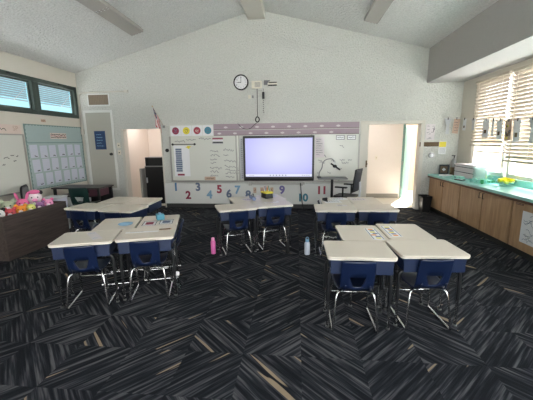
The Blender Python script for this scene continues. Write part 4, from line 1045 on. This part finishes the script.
# ------------------------------------------------------------------ counter things
t = thing('framed_sign', 'dark framed sign standing on the counter by the back wall', 'picture frame', (3.38, 7.62, CT+.001), (R(-8), 0, R(-25)))
b = MB(); b.box((0, 0, .11), (.20, .02, .22)); b.build('frame', 'black', t, bevel=.004)
b = MB(); b.box((0, -.011, .11), (.14, .004, .15)).mat(1).box((0, -.0135, .11), (.07, .002, .03)); b.box((0, -.0135, .11), (.03, .002, .07)); b.build('picture', ['brown', 'white_paper'], t)
t = thing('soap_bottle', 'brown and clear pump bottle on the counter behind the sign', 'bottle', (3.50, 7.44, CT))
MB().lathe([(.062, 0), (.068, .01), (.068, .16), (.06, .18)], seg=18).build('body', 'brown', t, smooth=50)
MB().lathe([(.058, .18), (.062, .22), (.055, .31), (.03, .36), (.02, .38)], seg=18).build('upper_body', 'metal', t, smooth=50)
b = MB(); b.cyl((0, 0, .405), .012, .05, 10); b.box((-.02, 0, .435), (.07, .025, .02)); b.build('pump', 'black', t)
t = thing('tall_flask', 'tall dark flask beside the pump bottle on the counter', 'flask', (3.57, 7.58, CT))
MB().lathe([(.04, 0), (.042, .01), (.042, .2), (.03, .24), (.022, .27)], seg=16).build('body', 'black', t, smooth=50); MB().cyl((0, 0, .285), .024, .03, 14).build('cap', 'metal', t)
t = thing('drawer_unit', 'white two-drawer plastic unit on the counter near the corner', 'drawer unit', (3.53, 6.86, CT), (0, 0, -PI/2))
b = MB(); b.box((0, .03, .13), (.82, .22, .26)); b.build('case', 'white_paper', t, bevel=.006)
for k in range(2):
    d = MB().box((0, -.085, .075+.105*k), (.78, .02, .095)).build('drawer', 'cloud', t, bevel=.004); MB().box((0, -.098, .118+.105*k), (.76, .010, .010)).build('pull', 'ink', d)
MB().box((0, .03, .27), (.84, .25, .02)).build('lid', 'cloud', t, bevel=.004)
t = thing('mint_tray', 'mint green tray in front of the white drawer unit', 'tray', (3.30, 6.78, CT), R(-84))
MB().prism(roundrect(.26, .12, .02), 0, .05).build('tray', 'mint', t, bevel=.004); MB().box((0, -.061, .03), (.06, .004, .02)).build('tray_label', 'ink_blue', t)
t = thing('notebook', 'dark notebook lying on the turquoise counter', 'notebook', (3.20, 6.50, CT), R(-70))
MB().box((0, 0, .009), (.16, .11, .018)).build('cover', 'ink', t, bevel=.002); MB().box((0, .0, .0195), (.12, .05, .002)).build('cover_label', 'white_paper', t)
t = thing('clear_tub', 'clear plastic tub holding green blocks on the counter', 'tub', (3.51, 6.16, CT))
b = MB(); 
b.box((0, .20, .13), (.30, .006, .26)); b.box((0, -.20, .13), (.30, .006, .26)); b.box((.15, 0, .13), (.006, .40, .26)); b.box((-.15, 0, .13), (.006, .40, .26)); b.box((0, 0, .004), (.30, .40, .008)); b.build('tub_wall', 'clear', t)
MB().prism([(x, y) for x, y in roundrect(.33, .43, .03)], .26, .272).build('lid', 'clear', t)
random.seed(6)
for k in range(14):
    s = .03+random.random()*.012
    o = MB().box((0, 0, 0), (s, s, s)).build('block', 'green' if k % 3 else 'mint', loc=(3.41+.065*(k % 4)-.005, 6.03+.075*(k//4), CT+.03), rot=(0, 0, random.random()), bevel=.003)
    tag(o, 'small green plastic block inside the clear tub', 'block', 'green blocks in the tub')
for k in range(6):
    y = 6.05-.06*k; t = thing('paint_cup', 'green paint cup, %s in the row before the yellow dish' % ordn[k], 'cup', (3.27+.04*(k % 2), y+.19, CT), 0, 'green paint cups')
    MB().lathe([(.022, 0), (.03, .05+.01*(k % 3)), (.032, .06+.01*(k % 3)), (.028, .06+.01*(k % 3))], seg=14).build('cup', 'green' if k % 2 else 'turquoise', t, smooth=50); MB().cyl((0, 0, .05+.01*(k % 3)), .026, .012, 12).build('paint', ('mint', 'green')[k % 2], t)
t = thing('yellow_basin', 'bright yellow basin heaped with yellow sponges on the counter', 'basin', (3.53, 5.66, CT), .3)
MB().lathe([(.10, 0), (.13, .05), (.15, .09), (.145, .095), (.12, .05), (.0, .03)], seg=24).build('bowl', 'clear', t, smooth=50)
for k in range(7):
    a = 2*PI*k/6; r = .07 if k < 6 else 0
    o = MB().box((0, 0, 0), (.10, .07, .045)).build('sponge', 'yellow_bright', loc=(3.53+r*math.cos(a), 5.66+r*math.sin(a), CT+.085+.03*(k % 2)), rot=(.2*math.sin(a), .2, a), bevel=.012)
    tag(o, 'bright yellow sponge heaped in the basin on the counter', 'sponge', 'yellow sponges in the basin')
t = thing('paper_stack', 'white paper sheets stacked beside the pump bottle', 'paper', (3.30, 7.32, CT), .2)
MB().box((0, 0, .012), (.22, .16, .024)).build('sheets', 'white_paper', t, bevel=.002)
# drawing taped on the third cabinet
t = thing('taped_drawing', 'large white drawing with blue lines taped to a cabinet door', 'drawing', (CX-.0005, 4.40, .45), (PI/2, 0, -PI/2))
b = MB(); b.box((0, 0, .001), (.36, .44, .002)).mat(1); random.seed(19)
for k in range(9): b.scribble(random.uniform(-.16, .0), random.uniform(-.19, .19), .16, .09, .006, .0027, 3)
b.mat(2).scribble(-.1, -.1, .12, .08, .008, .003, 4); b.build('sheet', ['white_paper', 'ink_blue', 'ink_grey'], t)
t = thing('name_tape', 'small dark lettered tape at the top of the third cabinet', 'label', (CX-.0005, 4.66, .745), (PI/2, 0, -PI/2))
b = MB(); b.box((0, 0, .0008), (.16, .025, .0016)).mat(1).scribble(-.07, 0, .14, .014, .004, .0022); b.build('tape', ['cab_edge', 'tan'], t)

# ------------------------------------------------------------------ light
sc = bpy.context.scene
w = bpy.data.worlds.new('sky'); sc.world = w; w.use_nodes = True; nt = w.node_tree; bg = nt.nodes['Background']
tc = nt.nodes.new('ShaderNodeTexCoord'); sp = nt.nodes.new('ShaderNodeSeparateXYZ'); nt.links.new(tc.outputs['Generated'], sp.inputs[0])
rp = nt.nodes.new('ShaderNodeValToRGB'); mr = nt.nodes.new('ShaderNodeMapRange'); mr.inputs['From Min'].default_value = -1; mr.inputs['From Max'].default_value = 1
nt.links.new(sp.outputs[0], mr.inputs['Value']); nt.links.new(mr.outputs[0], rp.inputs[0])
e = rp.color_ramp.elements; e[0].position = .22; e[0].color = (.048, .084, .092, 1); e[1].position = .95; e[1].color = (.56, .555, .545, 1)
q = e.new(.42); q.color = (.455, .468, .478, 1)
nt.links.new(rp.outputs[0], bg.inputs['Color']); bg.inputs['Strength'].default_value = 9.0
def portal(loc, rot, sx, sy):
    l = bpy.data.lights.new('window_daylight', 'AREA'); l.shape = 'RECTANGLE'; l.size = sx; l.size_y = sy; l.cycles.is_portal = True
    o = bpy.data.objects.new('window_daylight', l); C.objects.link(o); o.location = loc; o.rotation_euler = rot
portal((XR+.12, (RY0+RY1)/2, (RZ0+RZ1)/2), (0, PI/2, 0), RZ1-RZ0, RY1-RY0)
portal((XL-.12, 4.35, (WZ0+WZ1)/2), (0, -PI/2, 0), WZ1-WZ0, 6.7)
portal((0, YB-.12, (GZ0+GZ1)/2), (PI/2, 0, 0), GX1-GX0, GZ1-GZ0)
portal((3.25, LY+.14, 1.0), (-PI/2, 0, 0), .5, 2.0)
# added fill lamps, unseen, to brighten the lobby and the side room
def lamp(loc, p, s, col):
    l = bpy.data.lights.new('fill_lamp', 'AREA'); l.energy = p; l.size = s; l.color = col
    o = bpy.data.objects.new('fill_lamp', l); C.objects.link(o); o.location = loc
lamp((2.0, 8.55, 2.48), 7, .6, (1, .95, .92))
lamp((-4.0, 8.6, 2.48), 9, .5, (1, .97, .95))
su = bpy.data.lights.new('sun', 'SUN'); su.energy = 27; su.angle = .03; su.color = (1, .985, .97)
so = bpy.data.objects.new('sun', su); C.objects.link(so); so.rotation_euler = (R(38), 0, R(150))

# ------------------------------------------------------------------ camera
cam = bpy.data.cameras.new('camera'); co = bpy.data.objects.new('camera', cam); C.objects.link(co)
yaw, pitch, roll, f = -9.55576e-02, 1.83100827e-01, -1.16819266e-02, 315.529479
cy, sy, cp, sp_, cr, sr_ = math.cos(yaw), math.sin(yaw), math.cos(pitch), math.sin(pitch), math.cos(roll), math.sin(roll)
B = Matrix(((1, 0, 0), (0, 0, -1), (0, 1, 0)))
Rz = Matrix(((cy, -sy, 0), (sy, cy, 0), (0, 0, 1))); Rx = Matrix(((1, 0, 0), (0, cp, -sp_), (0, sp_, cp))); Rr = Matrix(((cr, -sr_, 0), (sr_, cr, 0), (0, 0, 1)))
W3 = Rr @ Rx @ B @ Rz
mw_ = Matrix((W3[0], -W3[1], -W3[2])).transposed()
co.matrix_world = Matrix.Translation((0, 0, H)) @ mw_.to_4x4()
cam.sensor_width = 36; cam.lens = f/533*36; cam.clip_start = .05
sc.camera = co
sc.view_settings.view_transform = 'Standard'; sc.view_settings.look = 'None'; sc.view_settings.gamma = 1; sc.view_settings.use_curve_mapping = False
sc.view_settings.exposure = 0.68
sc.cycles.use_denoising = True
sc.cycles.max_bounces = 10; sc.cycles.diffuse_bounces = 6; sc.cycles.transparent_max_bounces = 16
